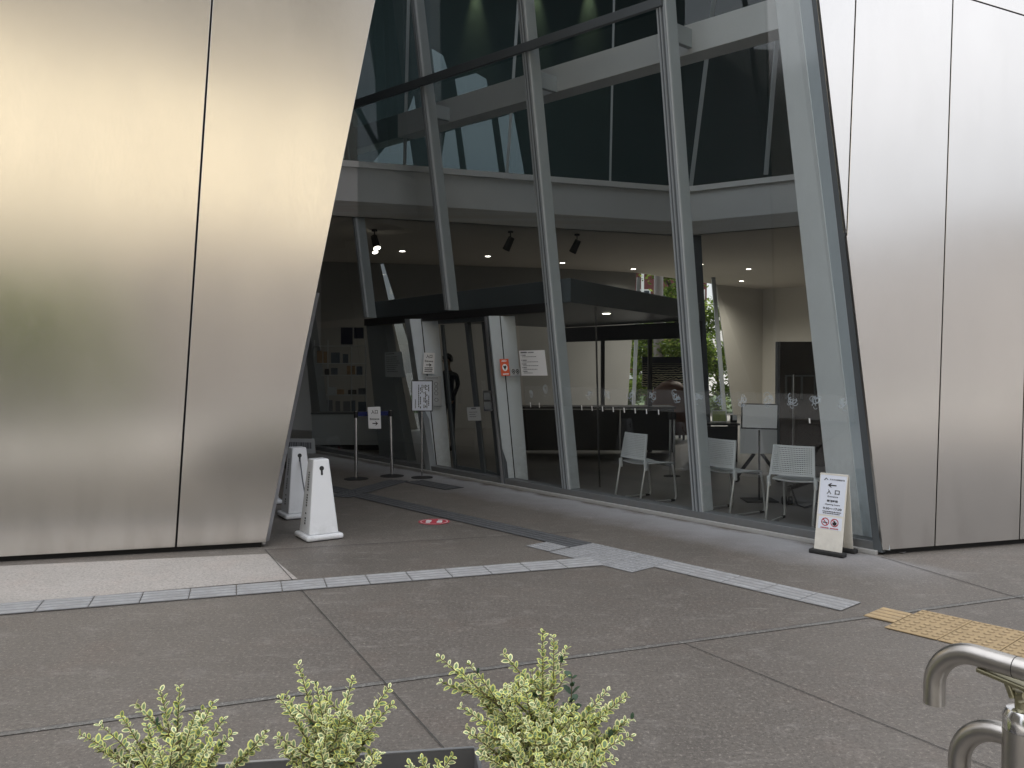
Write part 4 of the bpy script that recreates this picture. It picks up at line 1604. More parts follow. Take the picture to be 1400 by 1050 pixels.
# ---------------------------------------------------------------- white guide cones
def make_cone(loc, rz, lab):
    t = thing('guide_cone', lab, 'guide cone', (0, 0, 0), 'white pyramid guide cones by the left steel wall')
    b = .172
    mb = MB()
    mb.box((0, 0, .03), (2 * b, 2 * b, .048))
    mb.build('base', M['white_plastic'], t, bevel=.018, local=True)
    MB().box((0, 0, .003), (2 * b - .03, 2 * b - .03, .006)).build('foot_pad', M['rubber'], t, local=True)
    w0, w1, h0, h1 = .136, .072, .0545, .715
    vs = [(x * w, y * w, h) for w, h in ((w0, h0), (w1, h1)) for x, y in ((-1, -1), (1, -1), (1, 1), (-1, 1))]
    MB().add(vs, [[3, 2, 1, 0], [4, 5, 6, 7], [0, 1, 5, 4], [1, 2, 6, 5], [2, 3, 7, 6], [3, 0, 4, 7]]).build('body', M['white_plastic'], t, bevel=.010, local=True)
    # keyhole slot on front and back
    for s in (-1, 1):
        def fp(x, z):
            w = w0 + (w1 - w0) * (z - h0) / (h1 - h0)
            return V((x, s * (w + .0015), z))
        mb = MB()
        mb.poly([fp(.021 * math.cos(a), .635 + .021 * math.sin(a)) for a in [2 * math.pi * k / 18 for k in range(18)]])
        mb.v = [p + V((0, s * .0006, 0)) for p in mb.v]
        mb.poly([fp(-.0095, .63), fp(.0095, .63), fp(.0095, .575), fp(-.0095, .575)])
        mb.build('keyhole', M['black'], t, local=True)
    # column of small dark print on the left side
    rr = random.Random(3)
    mb = MB()
    z = .60
    while z > .14:
        w = w0 + (w1 - w0) * (z - h0) / (h1 - h0)
        h = rr.uniform(.010, .018)
        if rr.random() < .85:
            mb.poly([(-w - .0015, .018, z), (-w - .0015, -.012, z), (-w - .0022, -.012, z - h), (-w - .0022, .018, z - h)])
        z -= h + .008
    mb.build('small_print', M['ink'], t, recalc=False, local=True)
    t.location = loc
    t.rotation_euler.z = rz
    return t


c1 = gnd(436, 735)
cone = make_cone((c1.x, c1.y, 0), R(33), 'nearest white pyramid cone with keyhole slot standing fully in view')
c2 = gnd(407, 706)
dup(cone, (c2.x, c2.y, 0), R(31), 'second white pyramid cone partly covered by the nearest cone')
c3 = gnd(361, 688)
dup(cone, (c3.x, c3.y, 0), R(28), 'rearmost cone almost wholly hidden behind the left steel wall, only its base corner showing')
# cord hanging from the second cone
k0 = V((c2.x, c2.y, 0)) + Matrix.Rotation(R(31), 3, 'Z') @ V((0, -.093, .60))
pts = []
k1 = V((c1.x, c1.y, 0)) + Matrix.Rotation(R(33), 3, 'Z') @ V((0, .09, .58))
for i in range(13):
    u = i / 12
    p = k0.lerp(k1, u)
    p.z -= .32 * 4 * u * (1 - u)
    pts.append(p)
tag(MB().tube(pts, .007, 6).build('cord', M['ink_grey']), 'thin grey cord sagging between the two white cones', 'cord')

# ---------------------------------------------------------------- chairs
def make_chair(lab):
    """local frame: the sitter faces +Y"""
    t = thing('stacking_chair', lab, 'chair', (0, 0, 0), 'grey stacking chairs behind the glass')
    W2, r = .225, .0125
    for s in (-1, 1):
        pts = [(s * W2 * .86, -.16, .765), (s * W2 * .98, -.205, .60), (s * W2, -.20, .46), (s * W2, -.23, .30), (s * W2, -.275, .06), (s * W2, -.27, .018), (s * W2, -.23, .011),
               (s * W2, .0, .011), (s * W2, .20, .011), (s * W2, .235, .02), (s * W2, .245, .06), (s * W2, .215, .30), (s * W2 * .96, .19, .425)]
        fr = MB().tube(pts[2:], r, 10).build('leg_frame', M['chair_tube'], t, local=True)
        mb = MB()
        mb.box((s * W2, -.235, .012), (.03, .06, .024)).box((s * W2, .19, .012), (.03, .06, .024))
        mb.build('foot_cap', M['rubber'], fr, bevel=.004, local=True)
        MB().beam((s * W2, -.20, .37), (s * W2, -.205, .47), .032, .036, up=(0, 1, 0)).build('sleeve', M['chair'], t, bevel=.006, local=True)
    MB().tube([(-W2 * .96, .185, .40), (W2 * .96, .185, .40)], .009, 8).build('crossbar', M['chrome'], t, local=True)
    # seat, gently dished
    nx, ny = 8, 8
    vs, fs2 = [], []
    for j in range(ny + 1):
        for i in range(nx + 1):
            u, v = i / nx * 2 - 1, j / ny
            w = .215 - .02 * abs(2 * v - 1) ** 4
            vs.append((u * w, -.19 + v * .43, .452 - .014 * (1 - u * u) + (-.02 * max(0, (v - .75) * 4) ** 2)))
    q = nx + 1
    fs2 = [[j * q + i, j * q + i + 1, (j + 1) * q + i + 1, (j + 1) * q + i] for j in range(ny) for i in range(nx)]
    o = MB().add(vs, fs2, 0, True).build('seat', M['chair'], t, local=True)
    md = o.modifiers.new('thick', 'SOLIDIFY')
    md.thickness = .014
    # backrest: rim plus many thin slats with slots between
    def bp(u, v):
        w = W2 * (.98 - .10 * v)
        return V((u * w, -.21 - .028 * (1 - u * u) * 1.0 + .045 * v, .49 + .285 * v))
    mb = MB()
    for v0, v1, th in [(0, .07, .012), (.93, 1, .014)]:
        for i in range(10):
            u0, u1 = i / 5 - 1, (i + 1) / 5 - 1
            mb.prism([bp(u0, v0), bp(u1, v0), bp(u1, v1), bp(u0, v1)], V((0, th, 0)))
    for s in (-1, 1):
        mb.prism([bp(s, 0), bp(s * .9, 0), bp(s * .9, 1), bp(s, 1)], V((0, .016, 0)))
        mb.prism([bp(s, .03), bp(s * .92, .03), V((s * W2 * .96, -.205, .44)), V((s * W2 * 1.04, -.205, .44))], V((0, .016, 0)))
    mb.build('back_rim', M['chair'], t, local=True)
    mb = MB()
    rows = 13
    for k in range(rows):
        v0 = .08 + .85 * (k + .0) / rows
        v1 = .08 + .85 * (k + .66) / rows
        for i in range(10):
            u0, u1 = (i / 5 - 1) * .9, ((i + 1) / 5 - 1) * .9
            mb.prism([bp(u0, v0), bp(u1, v0), bp(u1, v1), bp(u0, v1)], V((0, .005, 0)))
    for i in range(25):
        u = (i / 12 - 1) * .9
        mb.prism([bp(u - .012, .07), bp(u + .012, .07), bp(u + .012, .93), bp(u - .012, .93)], V((0, .0065, 0)))
    mb.build('backrest', M['chair'], t, local=True)
    return t


ch_pts = [(gnd(840, 683), gnd(884, 690)), (gnd(957, 700), gnd(1001, 706.5)), (gnd(1051, 716.5), gnd(1111, 727))]
ch_lab = ['grey stacking chair between the two leaning mullions, before the black counter', 'grey stacking chair partly hidden by the mullion at its left, near the easel', 'grey stacking chair nearest the A-frame sign, before the dark glass door']
chair = None
for (a, b), lab, rot in zip(ch_pts, ch_lab, (R(-60), R(-58), R(-38))):
    m_ = (a + b) / 2
    fwd = V((-math.sin(rot), math.cos(rot), 0))
    m_ = m_ + fwd * .24
    if chair is None:
        chair = make_chair(lab)
        chair.location = (m_.x, m_.y, .008)
        chair.rotation_euler.z = rot
    else:
        dup(chair, (m_.x, m_.y, .008), rot, lab)

# ---------------------------------------------------------------- lobby furniture
def box_px(Y, x0, y0, x1, y1, depth):
    """front face of a box at depth Y given by its picture corners, standing on the floor"""
    a, b = dep(x0, y0, Y), dep(x1, y1, Y)
    return a, b


# black counter
Y = 14.6
a, b = dep(700, 556, Y), dep(922, 560, Y)
t = thing('reception_counter', 'long black counter behind the left grey chair', 'counter', ((a.x + b.x) / 2, Y, 0))
h = a.z
for i in range(3):
    w = (b.x - a.x) / 3
    MB().box((a.x + w * (i + .5), Y + .02, h / 2), (w - .01, .03, h - .10)).build('front_panel', M['black'], t, bevel=.003)
MB().box(((a.x + b.x) / 2, Y + .3, h - .02), (b.x - a.x + .04, .64, .04)).build('counter_top', M['black'], t, bevel=.004)
for x in (a.x + .02, b.x - .02):
    MB().box((x, Y + .32, h / 2 - .02), (.03, .55, h - .05)).build('end_panel', M['black'], t)
# leaning silver poles at its right end
for px, lab in ((916, 'slim silver barrier post at the right end of the black counter'), (921.5, 'second slim silver post standing close beside the first one')):
    c = gnd(px, 652)
    t = thing('barrier_post', lab, 'barrier post', (c.x, c.y, 0), 'slim posts beside the black counter')
    MB().lathe((c.x, c.y, .008), [(.09, 0), (.09, .008), (.02, .02)], 18).build('base', M['rubber'], t)
    MB().tube([(c.x, c.y, .02), (c.x, c.y, .86)], .016, 10).build('post', M['chrome'], t)
    MB().tube([(c.x, c.y, .80), (c.x, c.y, .90)], .028, 10).build('post_head', M['rubber'], t)

# black desk right of mullion B with objects on it
Y = 13.2
a, b = dep(958, 579, Y), dep(1012, 581, Y)
t = thing('desk', 'black desk behind the middle grey chair', 'desk', ((a.x + b.x) / 2, Y, 0))
h = a.z
MB().box(((a.x + b.x) / 2, Y + .3, h - .015), (b.x - a.x, .6, .03)).build('desk_top', M['black'], t, bevel=.003)
MB().box(((a.x + b.x) / 2, Y + .05, h / 2), (b.x - a.x - .06, .02, h - .1)).build('front_panel', M['black'], t)
for x in (a.x + .04, b.x - .04):
    MB().box((x, Y + .3, (h - .03) / 2), (.03, .5, h - .03)).build('leg', M['black'], t)
pc_ = dep(983, 579, Y + .3)
t = thing('picture_card', 'small green picture card standing on the black desk', 'card', (pc_.x, pc_.y, h))
sh = Sheet(V((pc_.x - .12, Y + .32, h + .19)), V((pc_.x + .12, Y + .32, h + .19)), V((pc_.x + .12, Y + .26, h + .01)), V((pc_.x - .12, Y + .26, h + .01)))
sh.board(.01).build('frame', M['white'], t)
s2 = Sheet(sh.at(.05, .05), sh.at(.95, .05), sh.at(.95, .95), sh.at(.05, .95))
s2.board(.001).build('picture', mat('green_print', (.36, .42, .16), .5, 0, .6, 14), t)
q = dep(965, 578, Y + .3)
t = thing('desk_bell', 'dark round bell on the black desk left of the green card', 'bell', (q.x, q.y, h))
MB().lathe((q.x, q.y, h), [(.07, 0), (.07, .012), (.06, .05), (.035, .085), (.008, .098)], 18).build('dome', M['ink_grey'], t)
MB().lathe((q.x, q.y, h + .0985), [(.009, 0), (.009, .014)], 10).build('button', M['chrome'], t)
q = dep(1003, 578, Y + .3)
t = thing('card_holder', 'small black holder with white cards on the desk right of the green card', 'holder', (q.x, q.y, h))
MB().box((q.x, q.y, h + .06), (.10, .05, .12)).build('holder_box', M['black'], t)
MB().box((q.x + .01, q.y - .027, h + .08), (.07, .003, .09)).build('card', M['paper'], t)

# sign easel with blank board
c = gnd(1038, 685, .008)
t = thing('sign_easel', 'white blank board in a thin frame on a single black pole', 'easel', (c.x, c.y, 0))
MB().box((c.x, c.y, .02), (.36, .30, .012)).build('base', M['rubber'], t, bevel=.004)
bd = dep(1038, 588, c.y)
MB().tube([(c.x, c.y, .026), (bd.x, c.y, bd.z)], .012, 8).build('pole', M['rubber'], t)
sh = Sheet(dep(1014, 551.5, c.y), dep(1064.5, 552.5, c.y), dep(1063.5, 587.5, c.y), dep(1013.5, 586, c.y))
fr = sh.board(.02).build('board_frame', M['chrome'], t)
s2 = Sheet(sh.at(.03, .04), sh.at(.97, .04), sh.at(.97, .95), sh.at(.03, .95))
s2.board(.001).build('board', M['paper'], t)
# rolling whiteboard behind
Y = c.y + 1.5
a, b = dep(1012, 580, Y), dep(1062, 620, Y)
mx_ = (a.x + b.x) / 2
t = thing('rolling_stand', 'white panel stand on black castor legs behind the blank board', 'stand', (mx_, Y, 0))
MB().box((mx_, Y, (a.z + b.z) / 2), (b.x - a.x, .02, a.z - b.z)).build('panel', M['white'], t, bevel=.004)
for s in (-1, 1):
    MB().beam((mx_ + s * .05, Y + .02, b.z - .004), (mx_ + s * .27, Y + .02, .09), .04, .03, up=(0, 1, 0)).build('leg', M['rubber'], t)
    cs = MB().lathe((mx_ + s * .28, Y + .02 + .02, .053), [(.045, -.02), (.045, .02)], 14, axis=Matrix.Rotation(R(90), 3, 'X'))
    cs.build('castor', M['rubber'], t)
MB().box((mx_ + .3, Y + .02, .25), (.03, .03, .3)).build('post', M['chrome'], t)

# dark glass doorway with long handle at right
Y = 12.6
a, b = dep(1067, 467, Y), dep(1150, 467, Y)
t = thing('glass_door', 'dark glass doorway with a long vertical steel handle in the right of the lobby', 'door', ((a.x + b.x) / 2, Y, 0))
h = a.z
MB().box(((a.x + b.x) / 2, Y + .08, h / 2), (b.x - a.x, .04, h)).build('door_panel', M['black'], t)
MB().box((a.x - .02, Y + .06, h / 2), (.035, .12, h)).build('door_frame', M['frame_dark'], t)
gdoor = MB().poly([(a.x, Y, .02), (b.x, Y, .02), (b.x, Y, h), (a.x, Y, h)]).build('glass', M['glass_door'], t, recalc=False)
hx = dep(1083.5, 512, Y).x
MB().tube([(hx, Y - .05, dep(0, 512, Y).z), (hx, Y - .05, .35)], .022, 12).build('handle', M['chrome'], t)
MB().tube([(hx, Y - .05, 1.2), (hx, Y, 1.2)], .012, 8).build('handle_bracket', M['chrome'], t)
mb = MB()
x0, x1 = dep(1076, 515, Y).x, dep(1116, 515, Y).x
z1_, z2_ = dep(0, 515, Y).z, dep(0, 546, Y).z
for x in (x0, (x0 + x1) / 2 - .12, (x0 + x1) / 2 + .02, x1):
    mb.box((x, Y + .045, (z1_ + z2_) / 2), (.03, .02, z1_ - z2_))
mb.box(((x0 + x1) / 2, Y + .045, z1_ + .014), (x1 - x0 + .03, .02, .025))
mb.build('inner_rail', M['frame_mid'], t)

# wheeled base in front of the door
c = gnd(1076, 690, .008)
t = thing('castor_base', 'twin black castor of a rolling pole beside the right grey chair', 'castor', (c.x, c.y, 0))
for s in (-1, 1):
    MB().lathe((c.x + s * .032, c.y, .055), [(.047, -.018), (.047, .018)], 18, axis=Matrix.Rotation(R(90), 3, 'Y')).build('wheel', M['rubber'], t)
MB().beam((c.x, c.y, .05), (c.x + .02, c.y, .20), .03, .03, up=(0, 1, 0)).build('fork', M['chrome'], t)
MB().beam((c.x + .02, c.y, .19), (c.x + .35, c.y + .25, .24), .05, .04).build('arm', M['chrome'], t)
# cable on the floor
pts = [gnd(1082, 668, .02), gnd(1090, 690, .02), gnd(1100, 694, .02), gnd(1112, 690, .02), gnd(1122, 684, .02)]
tag(MB().tube(pts, .010, 6).build('cable', M['rubber']), 'black cable lying on the lobby floor under the right chair', 'cable')

# seascape board, brown armchair
Y = 19.0
a, b = dep(878, 488, Y), dep(966, 529, Y)
t = thing('seascape_board', 'dark display board with pale wavy stripes before the planting window', 'display board', ((a.x + b.x) / 2, Y, 0))
MB().box(((a.x + b.x) / 2, Y, (a.z + b.z) / 2), (b.x - a.x, .05, a.z - b.z)).build('picture', M['seascape'], t)
for x in (a.x + .3, b.x - .3):
    MB().box((x, Y + .03, b.z / 2), (.05, .04, b.z - .004)).build('leg', M['black'], t)
Y = 17.0
a = dep(921, 520, Y)
t = thing('armchair', 'brown round backed armchair below the seascape board', 'armchair', (a.x, Y, 0))
prof = []
mb = MB()
vs = []
n = 16
for j, (zz, k) in enumerate(((.12, 1), (.75, 1), (1.05, .86), (1.2, .45), (1.25, .02))):
    for i in range(n + 1):
        an = math.pi * (1 + i / n)
        vs.append((a.x + .42 * k * math.cos(an), Y + .3 + .36 * k * math.sin(an), zz))
q = n + 1
mb.add(vs, [[j * q + i, j * q + i + 1, (j + 1) * q + i + 1, (j + 1) * q + i] for j in range(4) for i in range(n)], 0, True)
o = mb.build('backrest', M['brown'], t)
md = o.modifiers.new('thick', 'SOLIDIFY')
md.thickness = .08
MB().box((a.x, Y + .35, .36), (.6, .5, .16)).build('seat', M['brown'], t, bevel=.04)
for sx in (-1, 1):
    for sy in (.15, .55):
        MB().box((a.x + sx * .24, Y + sy, .14), (.04, .04, .28)).build('leg', M['black'], t)

# merchandise rack at left
Y = 15.6
x0, x1 = dep(430, 500, Y).x, dep(500, 500, Y).x
zs_ = [dep(0, v, Y).z for v in (563, 540, 513, 497, 473, 465)]
t = thing('display_rack', 'tall white wire rack of prints and souvenirs behind the glass at left', 'display rack', ((x0 + x1) / 2, Y, 0))
for x in (x0, x0 + (x1 - x0) * .26, x0 + (x1 - x0) * .72, x1):
    MB().tube([(x, Y, .0), (x, Y, dep(0, 465, Y).z)], .012, 6).build('upright', M['paper_grey'], t)
for zz in zs_[:5]:
    MB().box(((x0 + x1) / 2, Y + .02, zz), (x1 - x0, .10, .016)).build('shelf', M['paper_grey'], t)
rr = random.Random(11)
for zz, hmax in ((zs_[0], .26), (zs_[1], .16), (zs_[2], .17), (zs_[3], .26)):
    x = x0 + .05
    while x < x1 - .12:
        w = rr.uniform(.07, .17)
        hh = hmax * rr.uniform(.55, 1)
        if rr.random() < .82:
            o = MB().box((x + w / 2, Y + rr.uniform(-.005, .03), zz + hh / 2 + .0095), (w, .03, hh), 0).build('souvenir', M[rr.choice(['tan', 'slate', 'paper_grey', 'black', 'tan', 'ink_grey'])])
            tag(o, 'small souvenir or print standing on the white wire rack', 'souvenir', 'souvenirs on the wire rack')
        x += w + rr.uniform(.02, .08)
for px0, px1, py0, py1, lb in ((467, 483, 448, 471, 'left'), (485, 498, 448, 463, 'right')):
    a, b = dep(px0, py0, Y), dep(px1, py1, Y)
    o = MB().box(((a.x + b.x) / 2, Y - .06, (a.z + b.z) / 2), (b.x - a.x, .02, a.z - b.z)).build('blue_print', M['navy_cloth'])
    tag(o, lb + ' of two dark blue prints hung on top of the wire rack', 'print')
# counter below
a, b = dep(428, 566, Y - .4), dep(546, 566, Y - .4)
t = thing('display_counter', 'low grey display counter below the wire rack at left', 'counter', ((a.x + b.x) / 2, Y - .4, 0))
MB().box(((a.x + b.x) / 2, Y - .35, a.z / 2 + .05), (b.x - a.x, .30, a.z - .10)).build('counter_body', M['paper_grey'], t, bevel=.004)
MB().box(((a.x + b.x) / 2, Y - .32, .05), (b.x - a.x - .05, .26, .095)).build('plinth', M['black'], t)
MB().box(((a.x + b.x) / 2, Y - .35, a.z + .015), (b.x - a.x + .03, .34, .03)).build('counter_top', M['frame_dark'], t)
# glittering keyring display
Y2 = Y - .35
q = dep(543, 562, Y2)
t = thing('keyring_stand', 'revolving stand of glittering small keyrings left of the door column', 'display stand', (q.x, Y2, a.z + .03))
MB().tube([(q.x, Y2, a.z + .031), (q.x, Y2, a.z + .42)], .014, 8).build('pole', M['chrome'], t)
MB().lathe((q.x, Y2, a.z + .031), [(.10, 0), (.10, .02)], 16).build('base', M['black'], t)
mb = MB()
for i in range(60):
    an, zz = rr.uniform(0, 6.28), rr.uniform(.08, .40)
    mb.box((q.x + .13 * math.cos(an), Y2 + .13 * math.sin(an), a.z + zz), (.03, .008, .045), an, rr.choice([0, 0, 1]), )
tag(mb.build('keyring', [M['chrome'], M['black']], t), kind='stuff')
# leaning board at the far left floor
Yb = 14.55
sh = Sheet(dep(392, 599, Yb + .12), dep(430, 600, Yb + .12), dep(432, 629, Yb), dep(388, 627, Yb))
t = thing('floor_board', 'low grey board with faint lettering and a red mark at the far left behind the glass', 'board', sh.at(.5, 1))
sh.board(.02).build('board', M['paper_grey'], t)
mb = MB()
sh.lines(mb, .1, .9, .18, .55, 1, .8, .05, seed=3)
mb.build('lettering', M['ink_grey'], t, recalc=False)
mb = MB()
sh.pts(mb, [(.2, .6), (.3, .5), (.36, .62), (.34, .82), (.22, .82)])
mb.build('red_mark', M['red'], t, recalc=False)

# ---------------------------------------------------------------- people
def skin_mesh(nodes, edges, root=0, sub=2):
    """nodes: (pos, radius); grow one continuous body and return its evaluated mesh data"""
    me = bpy.data.meshes.new('body')
    me.from_pydata([V(p) for p, r in nodes], edges, [])
    o = bpy.data.objects.new('body', me)
    COL.objects.link(o)
    md = o.modifiers.new('skin', 'SKIN')
    sv = me.skin_vertices[0].data
    for i, (p, r) in enumerate(nodes):
        rr_ = r if isinstance(r, tuple) else (r, r)
        sv[i].radius = rr_
        sv[i].use_root = (i == root)
    md.use_smooth_shade = True
    s = o.modifiers.new('sub', 'SUBSURF')
    s.levels = s.render_levels = sub
    dg = bpy.context.evaluated_depsgraph_get()
    ev = bpy.data.meshes.new_from_object(o.evaluated_get(dg))
    bpy.data.objects.remove(o)
    return ev


def person(lab, loc, rz, top_m, leg_m, scale=1.0, arms=None):
    t = thing('person', lab, 'person', (0, 0, 0))
    arms = arms or ((.27, .02, .86), (-.27, .02, .86))
    n = [((0, 0, .95), (.15, .11)), ((0, 0, 1.12), (.135, .10)), ((0, .01, 1.33), (.165, .105)), ((0, 0, 1.45), (.06, .06)), ((0, .01, 1.54), (.05, .055)),
         ((0, .02, 1.62), (.075, .09)), ((0, .015, 1.71), (.06, .075))]
    e = [(0, 1), (1, 2), (2, 3), (3, 4), (4, 5), (5, 6)]
    for s, hand in ((1, arms[0]), (-1, arms[1])):
        k = len(n)
        sh_ = V((s * .19, 0, 1.38))
        hd_ = V(hand)
        el = (sh_ + hd_) / 2 + V((s * .03, -.05, .02))
        n += [(sh_, .055), (el, .042), (hd_, .03), (hd_ + (hd_ - el).normalized() * .09 + V((0, .01, 0)), .028)]
        e += [(2, k), (k, k + 1), (k + 1, k + 2), (k + 2, k + 3)]
        m2 = k + 3
        dirn = (hd_ - el).normalized()
        for q in range(4):
            f0 = hd_ + dirn * .10 + V((0, (q - 1.5) * .019, 0))
            n += [(f0 + dirn * .03, .009), (f0 + dirn * .055 + V((-s * .012, 0, 0)), .0075)]
            e += [(m2, len(n) - 2), (len(n) - 2, len(n) - 1)]
        n += [(hd_ + dirn * .05 + V((0, .045, 0)), .010)]
        e += [(k + 2, len(n) - 1)]
        k = len(n)
        n += [((s * .09, 0, .88), (.085, .09)), ((s * .10, .01, .50), .06), ((s * .10, -.02, .10), .042), ((s * .105, .03, .045), (.04, .035)), ((s * .11, .15, .03), (.042, .026))]
        e += [(0, k), (k, k + 1), (k + 1, k + 2), (k + 2, k + 3), (k + 3, k + 4)]
    ev = skin_mesh(n, e)
    for m_ in (top_m, leg_m, M['skin'], M['rubber']):
        ev.materials.append(m_)
    for p in ev.polygons:
        c = p.center
        hand_low = abs(c.x) > .2 and c.z < 1.0
        p.material_index = 2 if (c.z > 1.46 or (hand_low and c.z < .92)) else (0 if c.z > .93 or abs(c.x) > .21 else (1 if c.z > .09 else 3))
        p.use_smooth = True
    body = bpy.data.objects.new('body', ev)
    COL.objects.link(body)
    body.parent = t
    mb = MB()
    vs, fs2 = [], []
    for j in range(9):
        th = math.pi * .62 * j / 8
        for i in range(18):
            an = 2 * math.pi * i / 18
            vs.append((.092 * math.sin(th) * math.cos(an), .0 + .112 * math.sin(th) * math.sin(an) - .01, 1.655 + .115 * math.cos(th) + (.05 if (math.sin(an) > .5 and j > 5) else 0)))
    fs2 = [[j * 18 + i, j * 18 + (i + 1) % 18, (j + 1) * 18 + (i + 1) % 18, (j + 1) * 18 + i] for j in range(8) for i in range(18)]
    mb.add(vs, fs2, 0, True).build('hair', M['hair'], t, local=True)
    mb = MB()
    for s in (-1, 1):
        mb.lathe((s * .032, .108, 1.63), [(.011, 0), (.011, .004)], 8, axis=Matrix.Rotation(R(-90), 3, 'X'))
    mb.build('eyes', M['ink'], t, local=True)
    MB().tube([(0, .10, 1.63), (0, .125, 1.595), (0, .105, 1.585)], [.006, .014, .008], 8).build('nose', M['skin'], t, local=True)
    t.location = loc
    t.rotation_euler.z = rz
    t.scale = (scale,) * 3
    return t


c = gnd(386, 639)
person('person in navy behind the left steel wall, only a black shoe showing', (c.x - .04, c.y, 0), R(-80), M['navy_cloth'], M['navy_cloth'], .97)
c = dep(612, 600, 15.0)
person('person in a dark jacket seen through the glass of the entrance door', (c.x, 15.0, .008), R(150), M['dark_cloth'], M['dark_cloth'], 1.0, ((.25, .16, 1.0), (-.25, .16, 1.0)))

# ---------------------------------------------------------------- handrail at bottom right
a0, dirr = V((1.074, 1.897, .880)), V((.52, -.854, 0)).normalized()
pc_ = a0 + dirr * .10
t = thing('handrail', 'satin steel handrail with two drooping rail ends on a thick post', 'handrail', (pc_.x, pc_.y, 0))


def rail_pts(z, start, drop, R_):
    s0 = a0 + dirr * start
    s0.z = z
    pts = [s0 + V((0, 0, -drop)) - dirr * R_]
    for k in range(11):
        an = math.pi / 2 * k / 10
        pts.append(s0 - dirr * R_ * math.cos(an) + V((0, 0, -R_ + R_ * math.sin(an))))
    return pts


pts = rail_pts(.880, .0, .147, .10)
MB().tube(pts + [a0 + dirr * .16, a0 + dirr * 1.2], .0245, 24).build('top_rail', M['satin_steel'], t)
MB().tube([a0 + dirr * .088, a0 + dirr * .0895], .0249, 24).build('rail_seam', M['joint'], t)
pts = rail_pts(.722, .063, .4, .10)
MB().tube(pts + [V((pc_.x, pc_.y, .722)) - dirr * .02, V((pc_.x, pc_.y, .722)) + dirr * 1.2], .0245, 24).build('lower_rail', M['satin_steel'], t)
off = V((.006, 0, 0))
pcx = pc_ + off
MB().lathe((pcx.x, pcx.y, 0), [(.042, 0), (.042, .745)], 28).build('post', M['satin_steel'], t)
MB().lathe((pcx.x, pcx.y, .7455), [(.041, 0), (.0415, .03), (.034, .045), (.024, .048)], 28).build('collar', M['chrome'], t)
MB().lathe((pcx.x, pcx.y, .7935), [(.018, 0), (.018, .035)], 18).build('bracket_pin', M['brass'], t)
q = V((pcx.x, pcx.y, .838))
br = MB().beam(q - dirr * .10 + V((0, 0, .012)), q + dirr * .06 + V((0, 0, -.004)), .03, .012)
br.beam(q - dirr * .02 + V((0, 0, -.03)), q - dirr * .035 + V((0, 0, .006)), .022, .014)
br.build('bracket', M['brass'], t, bevel=.004)
MB().lathe(q + V((-.012, -.02, -.014)), [(.011, -.012), (.011, .012)], 16, axis=Matrix.Rotation(R(60), 3, 'X')).build('bolt', M['brass'], t)

# ---------------------------------------------------------------- planter and shrubs
zt = .36
pA, pB = gnd(330, 1043, zt), gnd(644, 1022.5, zt)
pd = (pB - pA).normalized()
pn = V((pd.y, -pd.x, 0))
if pn.y > 0:
    pn = -pn
c0_ = pA - pd * .9
c1_ = pB + pd * .01
inn = 1.15
t = thing('planter', 'dark metal edged planter holding the variegated shrubs in the foreground', 'planter', ((c0_ + c1_) / 2 + pn * .5) * 1.0)
t.location.z = 0
ORG[t.name] = V(t.location)


def plank(a, b, z0_, z1_, th, m_, name):
    n_ = (b - a).normalized()
    s_ = V((-n_.y, n_.x, 0))
    return MB().prism([V((a.x, a.y, z0_)), V((b.x, b.y, z0_)), V((b.x, b.y, z1_)), V((a.x, a.y, z1_))], s_ * th).build(name, M[m_], t)


c2_, c3_ = c1_ + pn * inn, c0_ + pn * inn
for a, b in ((c0_, c1_), (c1_, c2_), (c2_, c3_), (c3_, c0_)):
    plank(a, b, 0, zt - .004, .006, 'planter', 'side_panel')
    plank(a, b, zt - .0035, zt, .012, 'planter_lip', 'rim')
so = MB().poly([V((p.x, p.y, .20)) for p in (c0_, c1_, c2_, c3_)]).build('soil', M['soil'], t)


def leaf(mb, p, d, nrm, L, W, mi_in=0, mi_out=1):
    """small oval leaf, green inside with a cream margin"""
    s = d.cross(nrm).normalized()
    n_ = s.cross(d).normalized()
    prof = [(0, 0), (.22, .75), (.5, 1), (.78, .8), (1, 0), (.78, -.8), (.5, -1), (.22, -.75)]
    ctr = (.5, 0)
    out, inr = [], []
    for x, y in prof:
        fold = .10 * W * abs(y)
        curl = -.10 * L * x * x
        out.append(p + d * (x * L) + s * (y * W / 2) + n_ * (fold + curl))
        xi, yi = ctr[0] + (x - ctr[0]) * .70, y * .58
        inr.append(p + d * (xi * L) + s * (yi * W / 2) + n_ * (.10 * W * abs(yi) - .10 * L * xi * xi))
    k = len(mb.v)
    mb.v += out + inr
    mb.f.append([k + 8 + i for i in range(8)])
    mb.mi.append(mi_in)
    mb.sm.append(False)
    for i in range(8):
        j = (i + 1) % 8
        mb.f.append([k + i, k + j, k + 8 + j, k + 8 + i])
        mb.mi.append(mi_out if mi_in == 0 else mi_in)
        mb.sm.append(False)


